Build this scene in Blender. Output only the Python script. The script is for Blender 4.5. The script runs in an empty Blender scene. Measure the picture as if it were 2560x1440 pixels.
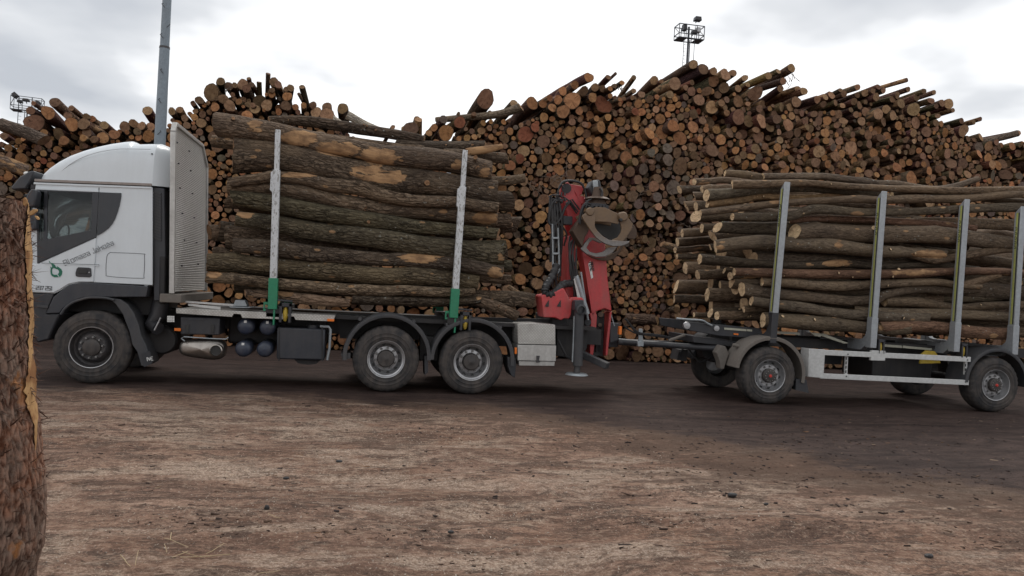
import bpy, math, random
import numpy as np
from mathutils import Vector, Matrix, geometry, noise as mn
random.seed(7); RS = np.random.RandomState(7)
R = math.radians
sc = bpy.context.scene
COL = sc.collection

# ------------------------------------------------------------------ camera
FPX, TH, RO, CH, CD = 1880.0, 0.1915, 0.0558, 1.796, 12.35
fw = Vector((math.sin(TH), math.cos(TH), 0)); rt0 = Vector((math.cos(TH), -math.sin(TH), 0)); up0 = Vector((0, 0, 1))
rt = rt0*math.cos(RO) + up0*math.sin(RO); up = -rt0*math.sin(RO) + up0*math.cos(RO)
CAM = Vector((0, -CD, CH))
cd = bpy.data.cameras.new('camera'); cam = bpy.data.objects.new('camera', cd); COL.objects.link(cam)
m3 = Matrix((rt, up, -fw)).transposed()
cam.matrix_world = Matrix.Translation(CAM) @ m3.to_4x4()
cd.sensor_width = 36; cd.lens = FPX/2560*36; cd.clip_end = 1500; cd.clip_start = 0.05
sc.camera = cam

# ------------------------------------------------------------------ sky, sun, exposure
SUN_EL, SUN_AZ = R(52), R(20)          # azimuth measured from +Y towards +X: the sun stands behind the log stack
w = bpy.data.worlds.new("World"); sc.world = w; w.use_nodes = True
nt = w.node_tree; nt.nodes.clear(); L = nt.links.new
def wn(t, **k):
    n = nt.nodes.new(t)
    for a, b in k.items(): setattr(n, a, b)
    return n
out = wn('ShaderNodeOutputWorld'); sky = wn('ShaderNodeTexSky', sky_type='NISHITA', sun_disc=False)
sky.sun_elevation = SUN_EL; sky.sun_rotation = SUN_AZ; sky.altitude = 500; sky.air_density = 1.0; sky.dust_density = 5.0
bg1 = wn('ShaderNodeBackground'); bg1.inputs[1].default_value = 0.10; L(sky.outputs[0], bg1.inputs[0])
tc = wn('ShaderNodeTexCoord'); sep = wn('ShaderNodeSeparateXYZ'); L(tc.outputs['Generated'], sep.inputs[0])
zz = wn('ShaderNodeMath', operation='ADD'); L(sep.outputs[2], zz.inputs[0]); zz.inputs[1].default_value = 0.22
ab = wn('ShaderNodeMath', operation='MAXIMUM'); L(zz.outputs[0], ab.inputs[0]); ab.inputs[1].default_value = 0.12
dv = wn('ShaderNodeVectorMath', operation='DIVIDE'); L(tc.outputs['Generated'], dv.inputs[0])
cb = wn('ShaderNodeCombineXYZ')
for i in range(3): L(ab.outputs[0], cb.inputs[i])
L(cb.outputs[0], dv.inputs[1])
mp = wn('ShaderNodeMapping'); L(dv.outputs[0], mp.inputs[0]); mp.inputs['Location'].default_value = (2.2122, 4.3522, 0); mp.inputs['Scale'].default_value = (1, 1, 0.0)
nz = wn('ShaderNodeTexNoise'); nz.inputs['Scale'].default_value = 1.0; nz.inputs['Detail'].default_value = 5; nz.inputs['Roughness'].default_value = 0.5
L(mp.outputs[0], nz.inputs['Vector'])
cr = wn('ShaderNodeValToRGB'); e = cr.color_ramp; L(nz.outputs[0], cr.inputs[0])
e.elements[0].position = 0.31; e.elements[0].color = (0.60, 0.635, 0.69, 1)
e.elements[1].position = 0.505; e.elements[1].color = (1.30, 1.31, 1.32, 1)
x = e.elements.new(0.42); x.color = (0.84, 0.865, 0.90, 1)
bg2 = wn('ShaderNodeBackground'); L(cr.outputs[0], bg2.inputs[0]); bg2.inputs[1].default_value = 1.0
mx = wn('ShaderNodeMixShader'); mx.inputs[0].default_value = 0.94
L(bg1.outputs[0], mx.inputs[1]); L(bg2.outputs[0], mx.inputs[2]); L(mx.outputs[0], out.inputs[0])
sl = bpy.data.lights.new('sun', 'SUN'); sl.energy = 1.5; sl.angle = R(22); sl.color = (1, 0.96, 0.9)
so = bpy.data.objects.new('sun', sl); COL.objects.link(so)
sd = Vector((math.sin(SUN_AZ)*math.cos(SUN_EL), math.cos(SUN_AZ)*math.cos(SUN_EL), math.sin(SUN_EL)))
so.rotation_euler = sd.to_track_quat('Z', 'Y').to_euler()
sc.view_settings.view_transform = 'Standard'; sc.view_settings.look = 'None'
sc.view_settings.exposure = -0.08; sc.view_settings.gamma = 1.0; sc.view_settings.use_curve_mapping = False

# ------------------------------------------------------------------ helpers: picture point -> place on a plane of the world
class Frame:
    def __init__(s, ox, oy, a):
        s.o = Vector((ox, oy, 0)); s.u = Vector((math.cos(a), math.sin(a), 0)); s.v = Vector((-math.sin(a), math.cos(a), 0)); s.a = a
    def w(s, p): return s.o + s.u*p[0] + s.v*p[1] + Vector((0, 0, p[2]))
TRUCK = Frame(0, 0, 0); TRAILER = Frame(7.09, -0.19, -0.0471)
FR = TRUCK
def use(f):
    global FR
    FR = f
def ray(px, py): return fw + rt*((px-1280)/FPX) + up*((720-py)/FPX)
def at(px, py, d=0.0):
    """local (x, z) in the current frame where the sight line meets the upright plane at depth d"""
    r = ray(px, py); t = ((FR.o + FR.v*d - CAM).dot(FR.v))/r.dot(FR.v); p = CAM + r*t - FR.o
    return p.dot(FR.u), p.z
def at3(px, py, d=0.0):
    x, z = at(px, py, d); return (x, d, z)
def scale(px, py, d=0.0):
    """pixels per metre there"""
    x, z = at(px, py, d); return FPX/((FR.w((x, d, z)) - CAM).dot(fw))
def pts(l, d=0.0): return [at(a, b, d) for a, b in l]

# ------------------------------------------------------------------ mesh builder
class MB:
    def __init__(s): s.v = []; s.f = []
    def add(s, vs, fs):
        n = len(s.v); s.v += [tuple(v) for v in vs]; s.f += [tuple(i+n for i in f) for f in fs]; return s
    def box(s, x0, x1, y0, y1, z0, z1):
        return s.add([(x0,y0,z0),(x1,y0,z0),(x1,y1,z0),(x0,y1,z0),(x0,y0,z1),(x1,y0,z1),(x1,y1,z1),(x0,y1,z1)],
            [(0,3,2,1),(4,5,6,7),(0,1,5,4),(1,2,6,5),(2,3,7,6),(3,0,4,7)])
    def beam(s, p0, p1, w_, h_, upv=(0,0,1)):
        p0 = Vector(p0); p1 = Vector(p1); d = (p1-p0).normalized(); U = Vector(upv); sd_ = d.cross(U)
        if sd_.length < 1e-4: sd_ = d.cross(Vector((1,0,0)))
        sd_.normalize(); U = sd_.cross(d); a = sd_*w_/2; b = U*h_/2
        vs = [p+i*a+j*b for p in (p0,p1) for i,j in ((-1,-1),(1,-1),(1,1),(-1,1))]
        return s.add(vs, [(0,1,2,3),(7,6,5,4),(0,4,5,1),(1,5,6,2),(2,6,7,3),(3,7,4,0)])
    def tube(s, pl, r, n=8, caps=True):
        pl = [Vector(p) for p in pl]; m = len(pl); rr = r if hasattr(r, '__len__') else [r]*m
        ref = None; vs = []
        for i, p in enumerate(pl):
            t = (pl[min(i+1,m-1)] - pl[max(i-1,0)]).normalized()
            if ref is None: ref = t.orthogonal().normalized()
            ref = (ref - t*ref.dot(t)).normalized(); b = t.cross(ref)
            for k in range(n):
                a = 2*math.pi*k/n; vs.append(p + (ref*math.cos(a) + b*math.sin(a))*rr[i])
        fs = [(i*n+k, i*n+(k+1)%n, (i+1)*n+(k+1)%n, (i+1)*n+k) for i in range(m-1) for k in range(n)]
        if caps: fs += [tuple(range(n-1,-1,-1)), tuple((m-1)*n+k for k in range(n))]
        return s.add(vs, fs)
    def cyl(s, p0, p1, r0, r1=None, n=16): return s.tube([p0, p1], [r0, r0 if r1 is None else r1], n)
    def prism(s, o, y0, y1, holes=()):
        """outline in (x, z), extruded from y0 to y1, with holes"""
        loops = [list(o)] + [list(h) for h in holes]
        flat = [p for l in loops for p in l]; n = len(flat)
        tri = geometry.tessellate_polygon([[Vector((a, b, 0)) for a, b in l] for l in loops])
        vs = [(a, y0, b) for a, b in flat] + [(a, y1, b) for a, b in flat]
        fs = [tuple(t) for t in tri] + [tuple(i+n for i in reversed(t)) for t in tri]; k = 0
        for l in loops:
            m = len(l); fs += [(k+i, k+(i+1)%m, n+k+(i+1)%m, n+k+i) for i in range(m)]; k += m
        return s.add(vs, fs)
    def prismx(s, o, x0, x1):
        n = len(o); tri = geometry.tessellate_polygon([[Vector((a, b, 0)) for a, b in o]])
        return s.add([(x0, a, b) for a, b in o] + [(x1, a, b) for a, b in o], [tuple(t) for t in tri] + [tuple(i+n for i in reversed(t)) for t in tri] + [(i, (i+1)%n, n+(i+1)%n, n+i) for i in range(n)])
    def lathe(s, prof, cx, cz, n=32, y0=0.0, mod=None):
        """profile of (radius, y) about an axis along y"""
        m = len(prof); vs = []
        for k in range(n):
            a = 2*math.pi*k/n
            for j, (r, y) in enumerate(prof):
                q = r if mod is None else r + mod(k, j)
                vs.append((cx+q*math.cos(a), y0+y, cz+q*math.sin(a)))
        return s.add(vs, [(k*m+j, k*m+j+1, ((k+1)%n)*m+j+1, ((k+1)%n)*m+j) for k in range(n) for j in range(m-1)])
    def grid(s, f, nu, nv, closev=False):
        vs = [f(i/(nu-1), j/(nv-1)) for i in range(nu) for j in range(nv)]
        return s.add(vs, [(i*nv+j, i*nv+j+1, (i+1)*nv+j+1, (i+1)*nv+j) for i in range(nu-1) for j in range(nv-1)])
    def build(s, name, mat, parent=None, label=None, bevel=0, ang=35, seg=2, fr=None, fix=True):
        fr = fr or FR; W = [fr.w(v) for v in s.v]
        o0 = Vector(parent['_w']) if parent is not None and '_w' in parent else Vector((0,0,0))
        me = bpy.data.meshes.new(name); me.from_pydata([v-o0 for v in W], [], s.f); me.update()
        if fix:
            import bmesh
            b = bmesh.new(); b.from_mesh(me); bmesh.ops.recalc_face_normals(b, faces=b.faces)
            if bevel: bmesh.ops.dissolve_limit(b, angle_limit=R(2), verts=b.verts, edges=b.edges)
            b.to_mesh(me); b.free()
        if ang: me.polygons.foreach_set('use_smooth', [True]*len(me.polygons)); me.set_sharp_from_angle(angle=R(ang))
        me.materials.append(mat); o = bpy.data.objects.new(name, me); COL.objects.link(o)
        if bevel:
            md = o.modifiers.new('edge', 'BEVEL'); md.width = bevel; md.segments = seg; md.limit_method = 'ANGLE'; md.angle_limit = R(40); md.harden_normals = False
        if parent is not None: o.parent = parent; o['_w'] = tuple(o0)
        else: o['_w'] = (0.0,0.0,0.0)
        if label: o['label'] = label
        return o
def tag(o, label, cat, group=None):
    o['label'] = label; o['category'] = cat
    if group: o['group'] = group
    return o
def thing(name, label, cat, loc=(0,0,0), group=None):
    W = FR.w(loc); o = bpy.data.objects.new(name, None); COL.objects.link(o); o.location = W; o['_w'] = tuple(W); o.empty_display_size = .2
    return tag(o, label, cat, group)
def sub(name, parent, loc=(0,0,0)):
    """an empty part at a place of its own"""
    W = FR.w(loc); o = bpy.data.objects.new(name, None); COL.objects.link(o); o.parent = parent
    o.location = W - Vector(parent['_w']); o['_w'] = tuple(W); return o
def arc(cx, cz, r, a0, a1, n): return [(cx+r*math.cos(R(a0+(a1-a0)*i/n)), cz+r*math.sin(R(a0+(a1-a0)*i/n))) for i in range(n+1)]
def cr_spline(P, n):
    """points through P, n per span (Catmull-Rom)"""
    P = np.array(P, float); P = np.vstack([2*P[0]-P[1], P, 2*P[-1]-P[-2]]); o = []
    for i in range(1, len(P)-2):
        for t in np.linspace(0, 1, n, endpoint=False):
            a, b, c, d = P[i-1:i+3]; o.append(.5*((2*b)+(-a+c)*t+(2*a-5*b+4*c-d)*t*t+(-a+3*b-3*c+d)*t**3))
    o.append(P[-2]); return np.array(o)

# ------------------------------------------------------------------ materials
class NT:
    def __init__(s, name):
        s.m = bpy.data.materials.new(name); s.m.use_nodes = True; s.t = s.m.node_tree; s.b = s.t.nodes['Principled BSDF']
    def n(s, typ, ins=None, **k):
        q = s.t.nodes.new('ShaderNode'+typ)
        for a, b in k.items(): setattr(q, a, b)
        for a, b in (ins or {}).items(): s.set(q.inputs[a], b)
        return q
    def set(s, sock, v):
        if hasattr(v, 'node'): s.t.links.new(v, sock)
        else: sock.default_value = v
    def noise(s, vec, sc_, det=4, rough=.55, dist=0, out=0):
        q = s.n('TexNoise', {'Vector': vec, 'Scale': sc_, 'Detail': det, 'Roughness': rough, 'Distortion': dist}); return q.outputs[out]
    def ramp(s, f, els):
        q = s.n('ValToRGB'); s.set(q.inputs[0], f); r = q.color_ramp
        for i, (p, c) in enumerate(els):
            c = (c, c, c, 1) if not hasattr(c, '__len__') else (*c[:3], 1)
            if i < 2: r.elements[i].position = p; r.elements[i].color = c
            else: r.elements.new(p).color = c
        return q.outputs[0]
    def mix(s, f, a, b, mode='MIX'):
        q = s.n('Mix', data_type='RGBA', blend_type=mode)
        s.set(q.inputs[0], f)
        for i, v in ((6, a), (7, b)):
            s.set(q.inputs[i], (*v[:3], 1) if isinstance(v, tuple) else v)
        return q.outputs[2]
    def math(s, op, a, b=0.5, c=None, clamp=False):
        q = s.n('Math', operation=op, use_clamp=clamp); s.set(q.inputs[0], a); s.set(q.inputs[1], b)
        if c is not None: s.set(q.inputs[2], c)
        return q.outputs[0]
    def map(s, vec, sc_=(1,1,1), loc=(0,0,0), rot=(0,0,0)):
        return s.n('Mapping', {'Vector': vec, 'Scale': sc_, 'Location': loc, 'Rotation': rot}).outputs[0]
    def obj(s): return s.n('TexCoord').outputs['Object']
    def pos(s): return s.n('NewGeometry').outputs['Position']
    def bump(s, h, st=.3, d=.01, nrm=None):
        q = s.n('Bump', {'Height': h, 'Strength': st, 'Distance': d})
        if nrm is not None: s.set(q.inputs['Normal'], nrm)
        return q.outputs[0]
    def fin(s, col=None, rough=None, metal=None, nrm=None):
        for k, v in (('Base Color', col), ('Roughness', rough), ('Metallic', metal), ('Normal', nrm)):
            if v is not None: s.set(s.b.inputs[k], (*v[:3], 1) if isinstance(v, tuple) else v)
        if rough is not None and not hasattr(rough, 'node') and rough >= .8 or s.m.name in ('trampled_yard_dirt', 'tyre_rubber'): s.b.inputs['Specular IOR Level'].default_value = .12
        return s.m
DUST = (.17, .14, .12)
def paint(name, col, rough=.45, metal=0., dust=.35, dsc=2.5, bump=.0, col2=None, streak=True, spk=.12):
    """painted or bare surface with uneven road dust and small tone changes"""
    t = NT(name); p = t.pos()
    a = t.noise(p, dsc, 6, .6); b = t.noise(p, 22, 4, .6)
    c = t.mix(t.ramp(b, [(.35, 0.), (.7, 1.)]), tuple(x*(1-spk) for x in col), col2 or tuple(min(1, x*(1+spk*.7)) for x in col))
    if streak:
        st = t.noise(t.map(p, (7, 7, .9)), 1.4, 5, .65); a = t.mix(.45, a, st)
    f = t.math('MULTIPLY', t.ramp(a, [(.38, 0.), (.68, 1.)]), dust)
    c = t.mix(f, c, DUST)
    n = t.bump(b, bump, .003) if bump else None
    return t.fin(c, t.math('ADD', t.math('MULTIPLY', f, .5), rough, clamp=True), metal, n)
# ---- material set
M_white = paint('white_cab_paint', (.62,.66,.69), .22, 0, .10, 1.6, spk=.01)
M_whiteg = paint('cab_roof_paint', (.62,.66,.69), .28, 0, .10, 1.2, spk=.01)
M_band = paint('dirty_gutter', (.30,.26,.24), .5, 0, .5)
M_blk = paint('dark_plastic', (.020,.022,.028), .5, 0, .16, 3, .15)
M_blk2 = paint('chassis_black', (.010,.010,.012), .6, 0, .16, 3, .2)
M_trim = paint('cab_grey_trim', (.024,.028,.037), .42, 0, .16, 3)
M_blackgloss = paint('black_side_film', (.016,.018,.024), .16, 0, .10, 3)
M_alu = paint('aluminium', (.50,.49,.47), .42, .55, .35, 3, .2)
M_alud = paint('worn_aluminium_panel', (.56,.55,.53), .45, .3, .14, 2.4, .1)
M_steel = paint('galvanised_steel', (.33,.36,.38), .5, .5, .2, 4, .2)
M_stake = paint('grey_stake', (.35,.37,.39), .45, .35, .18, 3, .1)
M_rail = paint('white_side_guard', (.55,.55,.54), .45, 0, .25, 3, .05)
M_green = paint('green_stake_foot', (.012,.20,.10), .45, 0, .12, 4)
M_yel = paint('yellow_plastic', (.48,.33,.02), .5, 0, .3, 5)
M_ystrip = paint('yellow_reflector', (.42,.44,.12), .5, 0, .35, 3)
M_cream = paint('cream_slot', (.42,.41,.33), .5, 0, .3, 3)
M_red = paint('red_crane_paint', (.50,.040,.045), .38, 0, .42, 3.2, .15)
M_mud = paint('dusty_mudguard', (.14,.125,.11), .75, 0, .6, 2.5, .2)
M_guard = paint('grey_plastic_mudguard', (.032,.035,.041), .5, 0, .25, 3, .1)
M_tyre = paint('tyre_rubber', (.034,.034,.036), .8, 0, .55, 6, .35)
M_rimd = paint('dark_rim', (.05,.05,.055), .5, .4, .35, 5)
M_rim = paint('silver_rim', (.42,.42,.43), .35, .7, .3, 5)
M_hub = paint('hub_grease', (.035,.032,.032), .5, .2, .4, 6)
M_nut = paint('wheel_nut_steel', (.22,.22,.22), .4, .7, .3, 6)
M_tank = paint('navy_air_tank', (.025,.035,.060), .38, 0, .2, 5)
M_inox = paint('stainless_muffler', (.36,.33,.30), .28, .95, .25, 3)
M_rust = paint('rusty_steel', (.105,.065,.042), .6, .35, .3, 5, .4, (.07,.042,.028))
M_grap = paint('grapple_worn_paint', (.215,.135,.072), .48, .25, .35, 4, .3, (.15,.095,.055))
def mk_jaw():
    t = NT('jaw_worn_to_steel'); p = t.pos(); z = t.n('SeparateXYZ', {'Vector': p}).outputs[2]; nn = t.noise(p, 9, 5, .6)
    f = t.n('MapRange', {'Value': t.math('ADD', z, t.math('MULTIPLY', nn, .25)), 'From Min': 3.02, 'From Max': 2.80, 'To Min': 0., 'To Max': 1.}).outputs[0]
    c = t.mix(f, t.mix(nn, (.11,.07,.043), (.20,.125,.07)), t.mix(t.noise(p, 30, 4), (.12,.11,.105), (.26,.245,.235)))
    return t.fin(c, .42, t.math('MULTIPLY', f, .6), t.bump(nn, .2, .004))
M_grapg = mk_jaw()
M_hose = paint('rubber_hose', (.014,.014,.016), .5, 0, .12, 8)
M_amber = paint('amber_lamp', (.75,.17,.01), .3, 0, .1)
M_redp = paint('red_hub_cap', (.5,.03,.02), .4, 0, .2)
M_sticker = paint('white_sticker', (.7,.7,.68), .5, 0, .1)
M_txt = paint('grey_lettering', (.10,.11,.12), .5, 0, .05)
M_txtb = paint('black_lettering', (.02,.02,.02), .5, 0, .05)
M_logo = paint('green_logo', (.005,.13,.075), .4, 0, .05)
M_seat = paint('seat_fabric', (.03,.03,.035), .9, 0, .1)
M_in = paint('cab_interior', (.045,.045,.05), .8, 0, .1)
M_pole = paint('blue_grey_galvanised_pole', (.21,.25,.285), .55, .3, .12, 3, .15)
M_lamp = paint('floodlight_housing', (.06,.065,.075), .5, .3, .1)
def mk_glass():
    t = NT('cab_window_glass'); t.b.inputs['Base Color'].default_value = (.30,.34,.34,1); t.b.inputs['Transmission Weight'].default_value = 1
    t.b.inputs['Roughness'].default_value = .02; t.b.inputs['IOR'].default_value = 1.4; return t.m
M_glass = mk_glass()
def mk_flakes():
    """stake paint worn through to bare metal in ragged flakes"""
    t = NT('flaked_grey_paint'); p = t.pos()
    a = t.noise(t.map(p, (1.6,1.6,.55)), 26, 6, .62, .4); b = t.noise(p, 6, 4)
    f = t.ramp(a, [(.54, 0.), (.575, 1.)])
    c = t.mix(f, t.mix(b, (.46,.48,.50), (.62,.63,.64)), (.27,.265,.255))
    return t.fin(c, .5, .2, t.bump(a, .3, .003))
M_flake = mk_flakes()
def mk_diamond(name='chequer_plate'):
    t = NT(name); p = t.obj()
    w1 = t.n('TexWave', {'Vector': t.map(p, (1,1,1), rot=(0,R(45),0)), 'Scale': 9.0, 'Distortion': 0}, bands_direction='X').outputs[1]
    w2 = t.n('TexWave', {'Vector': t.map(p, (1,1,1), rot=(0,R(-45),0)), 'Scale': 9.0, 'Distortion': 0}, bands_direction='X').outputs[1]
    h = t.math('MULTIPLY', w1, w2); a = t.noise(t.pos(), 3, 6, .6)
    c = t.mix(t.ramp(a, [(.4,0.),(.7,.5)]), t.mix(t.ramp(h, [(.45,0.),(.6,1.)]), (.42,.41,.385), (.56,.55,.52)), DUST)
    return t.fin(c, .45, .35, t.bump(h, .5, .004))
M_diam = mk_diamond()

# ---- wood and bark.  Attributes per log: "tint" colour, "bk" cylinder coordinates (bark) or disc coordinates (cut face), "peel" amount
def mk_bark(sm=1., name='bark'):
    t = NT(name); bk = t.n('Attribute', attribute_name='bk').outputs['Vector']; tint = t.n('Attribute', attribute_name='tint').outputs['Color']
    peel = t.n('Attribute', attribute_name='peel').outputs['Fac']
    g = t.noise(t.map(bk, (1,1,.26)), 42, 6, .62, .8); g2 = t.noise(t.map(bk, (1,1,.35)), 75, 3, .6); big = t.noise(t.map(bk, (1,1,.55)), 3.2, 6, .62)
    c = t.mix(t.ramp(g, [(.36,0.),(.48,.5),(.64,1.)]), t.mix(1., tint, (.24,.21,.19) if sm == 1 else (.42,.38,.36), 'MULTIPLY'), t.mix(1., tint, (1.6,1.55,1.5), 'MULTIPLY'))
    wv = t.n('VectorMath', {0: t.map(bk, (1,1,.24)), 1: t.n('VectorMath', {0: t.noise(bk, 9, 4, .6, out=1), 'Scale': .075}, operation='SCALE').outputs[0]}, operation='ADD').outputs[0]
    ve = t.n('TexVoronoi', {'Vector': wv, 'Scale': 19.}, feature='DISTANCE_TO_EDGE').outputs['Distance']
    crk = t.math('MULTIPLY', t.ramp(ve, [(.0,1.),(.16,0.)]), t.ramp(t.noise(t.map(bk,(1,1,.5)), 2.1, 4), [(.32,.25),(.55,1.)]))
    c = t.mix(t.math('MULTIPLY', crk, .85*sm), c, t.mix(1., tint, (.13,.12,.12), 'MULTIPLY'))
    c = t.mix(t.math('MULTIPLY', t.ramp(big, [(.44,0.),(.64,1.)]), .45), c, t.mix(1., tint, (1.55,1.45,1.3), 'MULTIPLY'))
    dk = t.noise(t.map(bk, (1,1,.4), (9,1,4)), 1.7, 5, .6); c = t.mix(t.math('MULTIPLY', t.ramp(dk, [(.48,0.),(.66,1.)]), .5), c, t.mix(1., tint, (.42,.42,.46), 'MULTIPLY'))
    lich = t.ramp(t.noise(bk, 17, 4, .6), [(.63,0.),(.68,1.)]); zone = t.ramp(t.noise(t.map(bk,(1,1,.5),(5,2,1)), 1.7, 2), [(.5,0.),(.62,1.)])
    c = t.mix(t.math('MULTIPLY', t.math('MULTIPLY', lich, zone), .7), c, (.30,.30,.27))
    pn = t.noise(t.map(bk, (1,1,.34), (3,7,2)), 3.4, 8, .62, .8)
    pn = t.math('ADD', t.math('MULTIPLY', pn, .62), t.math('MULTIPLY', t.noise(t.map(bk, (1,1,.30)), 15, 6, .7, .8), .38))
    pf = t.n('MapRange', {'Value': t.math('ADD', pn, peel), 'From Min': .99, 'From Max': 1.01, 'To Min': 0., 'To Max': 1.}).outputs[0]
    wood = t.mix(t.noise(t.map(bk,(1,1,.06)), 40, 4, .6), (.24,.125,.055), (.52,.335,.185))
    wood = t.mix(t.ramp(t.noise(t.map(bk,(1,1,.4)), 9, 7, .7), [(.42,0.),(.60,.85)]), wood, (.15,.088,.052))
    c = t.mix(pf, c, wood)
    kn = t.n('TexVoronoi', {'Vector': t.map(bk,(1,1,.45),(2,9,4)), 'Scale': 4.2}).outputs['Distance']
    c = t.mix(t.ramp(kn, [(.085,1.),(.115,0.)]), c, t.mix(t.noise(bk, 50, 2), (.13,.07,.04), (.44,.28,.15)))
    h = t.mix(pf, t.mix(.5, t.mix(.3, g, g2), t.ramp(ve, [(.0,0.),(.3,1.)])), (.25,.25,.25))
    return t.fin(c, .93 if sm == 1 else .82, 0., t.bump(h, 1. if sm == 1 else .45, .035 if sm == 1 else .02))
def mk_cut():
    t = NT('sawn_end_grain'); bk = t.n('Attribute', attribute_name='bk').outputs['Vector']; tint = t.n('Attribute', attribute_name='tint').outputs['Color']
    s_ = t.n('SeparateXYZ', {'Vector': bk}); flat = t.n('CombineXYZ', {'X': s_.outputs[0], 'Y': s_.outputs[1]}).outputs[0]
    rad = t.n('VectorMath', {0: flat}, operation='LENGTH').outputs['Value']
    nb = t.noise(bk, 2.2, 7, .68); wob = t.math('MULTIPLY_ADD', t.noise(bk, 1.3, 2), .5, rad)
    ring = t.math('SINE', t.math('MULTIPLY', wob, 46.)); rf = t.math('MULTIPLY_ADD', ring, .09, .5)
    c = t.mix(rf, t.mix(1., tint, (.74,.70,.66), 'MULTIPLY'), t.mix(1., tint, (1.14,1.12,1.08), 'MULTIPLY'))
    c = t.mix(t.ramp(nb, [(.42,0.),(.62,.8)]), c, t.mix(1., tint, (.55,.50,.48), 'MULTIPLY'))
    c = t.mix(t.ramp(rad, [(.0,.32),(.32,0.)]), c, t.mix(1., tint, (.66,.55,.48), 'MULTIPLY'))
    ang = t.math('ARCTAN2', s_.outputs[1], s_.outputs[0])
    crk = t.noise(t.n('CombineXYZ', {'X': t.math('MULTIPLY', ang, .9), 'Y': t.math('MULTIPLY', rad, .25), 'Z': s_.outputs[2]}).outputs[0], 5.5, 2, .5)
    c = t.mix(t.math('MULTIPLY', t.ramp(crk, [(.62,0.),(.655,1.)]), .8), c, t.mix(1., tint, (.25,.22,.2), 'MULTIPLY'))
    c = t.mix(t.ramp(rad, [(.91,0.),(.97,1.)]), c, (.085,.052,.034))
    saw = t.noise(t.map(bk, (1,7,1)), 9, 3, .6)
    return t.fin(c, .85, 0., t.bump(saw, .25, .01))
M_bark = mk_bark(); M_smooth = mk_bark(.45, 'smooth_beech_bark'); M_cut = mk_cut()

# ---- log geometry
def log_arrays(P, rad, nseg, rs, lump=.06, ends=(1,1), ragged=.03, oval=.06, knots=0):
    """P: (m,3) centre line in world space, rad: (m,) radii -> bark verts/quads + cut-face fans"""
    P = np.asarray(P, float); m = len(P); rad = np.asarray(rad, float)
    T = np.gradient(P, axis=0); T /= np.linalg.norm(T, axis=1)[:,None]+1e-9
    up_ = np.array([0,0,1.]) if abs(T[0][2]) < .8 else np.array([1.,0,0])
    S = np.cross(T, up_); S /= np.linalg.norm(S, axis=1)[:,None]; U = np.cross(S, T)
    th = np.linspace(0, 2*np.pi, nseg, endpoint=False)
    ph = rs.rand(6)*6.28; oval = oval*rs.uniform(.5,2.2); sh = 1 + oval*np.cos(2*th+ph[0]) + oval*.6*np.cos(3*th+ph[1]) + oval*.4*np.cos(5*th+ph[2])
    s = np.concatenate([[0], np.cumsum(np.linalg.norm(np.diff(P, axis=0), axis=1))])
    q = np.outer(rad, sh)
    if lump:
        k1, k2, k3 = rs.uniform(2, 5), rs.uniform(5, 9), rs.uniform(1, 2.2)
        q *= 1 + lump*(np.sin(k1*s+ph[3])[:,None]*np.cos(th+ph[4])[None] + .6*np.sin(k2*s+ph[5])[:,None]*np.cos(2*th+ph[3])[None] + .7*np.sin(k3*s)[:,None]*np.cos(3*th+ph[5])[None])
        q *= 1 + lump*(.35 if m < 12 else .16)*rs.randn(m, nseg)
    V = P[:,None,:] + q[:,:,None]*(np.cos(th)[None,:,None]*S[:,None,:] + np.sin(th)[None,:,None]*U[:,None,:])
    if knots:
        for _ in range(knots):
            ks, kt = rs.uniform(0, s[-1]), rs.uniform(0, 6.28); dth = np.abs((th-kt+np.pi)%(2*np.pi)-np.pi); wk = rs.uniform(.05,.12)
            V += (rad.mean()*rs.uniform(.10,.30)*np.exp(-((s-ks)/wk)**2)[:,None]*np.exp(-(dth/.45)**2)[None])[:,:,None]*(np.cos(th)[None,:,None]*S[:,None,:] + np.sin(th)[None,:,None]*U[:,None,:])
    if ragged:
        V[0] += T[0]*(rs.randn()*.25*rad[0]*np.cos(th+ph[0]) + rs.randn(nseg)*ragged*rad[0]*.5)[:,None]
        V[-1] += T[-1]*(rs.randn()*.25*rad[-1]*np.cos(th+ph[1]) + rs.randn(nseg)*ragged*rad[-1]*.5)[:,None]
    off = rs.rand(3)*40
    bk = np.stack([np.outer(rad, np.cos(th)), np.outer(rad, np.sin(th)), np.repeat(s[:,None], nseg, 1)], -1) + off
    i, k = np.meshgrid(np.arange(m-1), np.arange(nseg), indexing='ij'); k2 = (k+1)%nseg
    F = np.stack([i*nseg+k, i*nseg+k2, (i+1)*nseg+k2, (i+1)*nseg+k], -1).reshape(-1,4)
    caps = []
    for e_, row, sg in ((0, 0, -1), (1, m-1, 1)):
        if not ends[e_]: continue
        rim = V[row]; c = rim.mean(0); mid = c + (rim-c)*.5; o = T[row]*sg*.0
        cv = np.vstack([rim, mid + rs.randn(nseg,1)*.01*T[row], c[None] + T[row]*sg*rad[row]*.03])
        cb = np.zeros((2*nseg+1, 3)); a0 = rs.rand()*6.28
        cb[:nseg,0] = np.cos(th+a0); cb[:nseg,1] = np.sin(th+a0); cb[nseg:2*nseg,:2] = cb[:nseg,:2]*.5; cb[:,2] = rs.rand()*50
        kk = np.arange(nseg); kn = (kk+1)%nseg
        f4 = np.stack([kk, kn, nseg+kn, nseg+kk], -1); f3 = np.stack([nseg+kk, nseg+kn, np.full(nseg, 2*nseg)], -1)
        if sg < 0: f4 = f4[:, ::-1]; f3 = f3[:, ::-1]
        # outward: the bark quads run i -> i+1 with S,U; keep both windings consistent
        caps.append((cv, cb, f4, f3))
    return V.reshape(-1,3), bk.reshape(-1,3), F, caps
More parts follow.
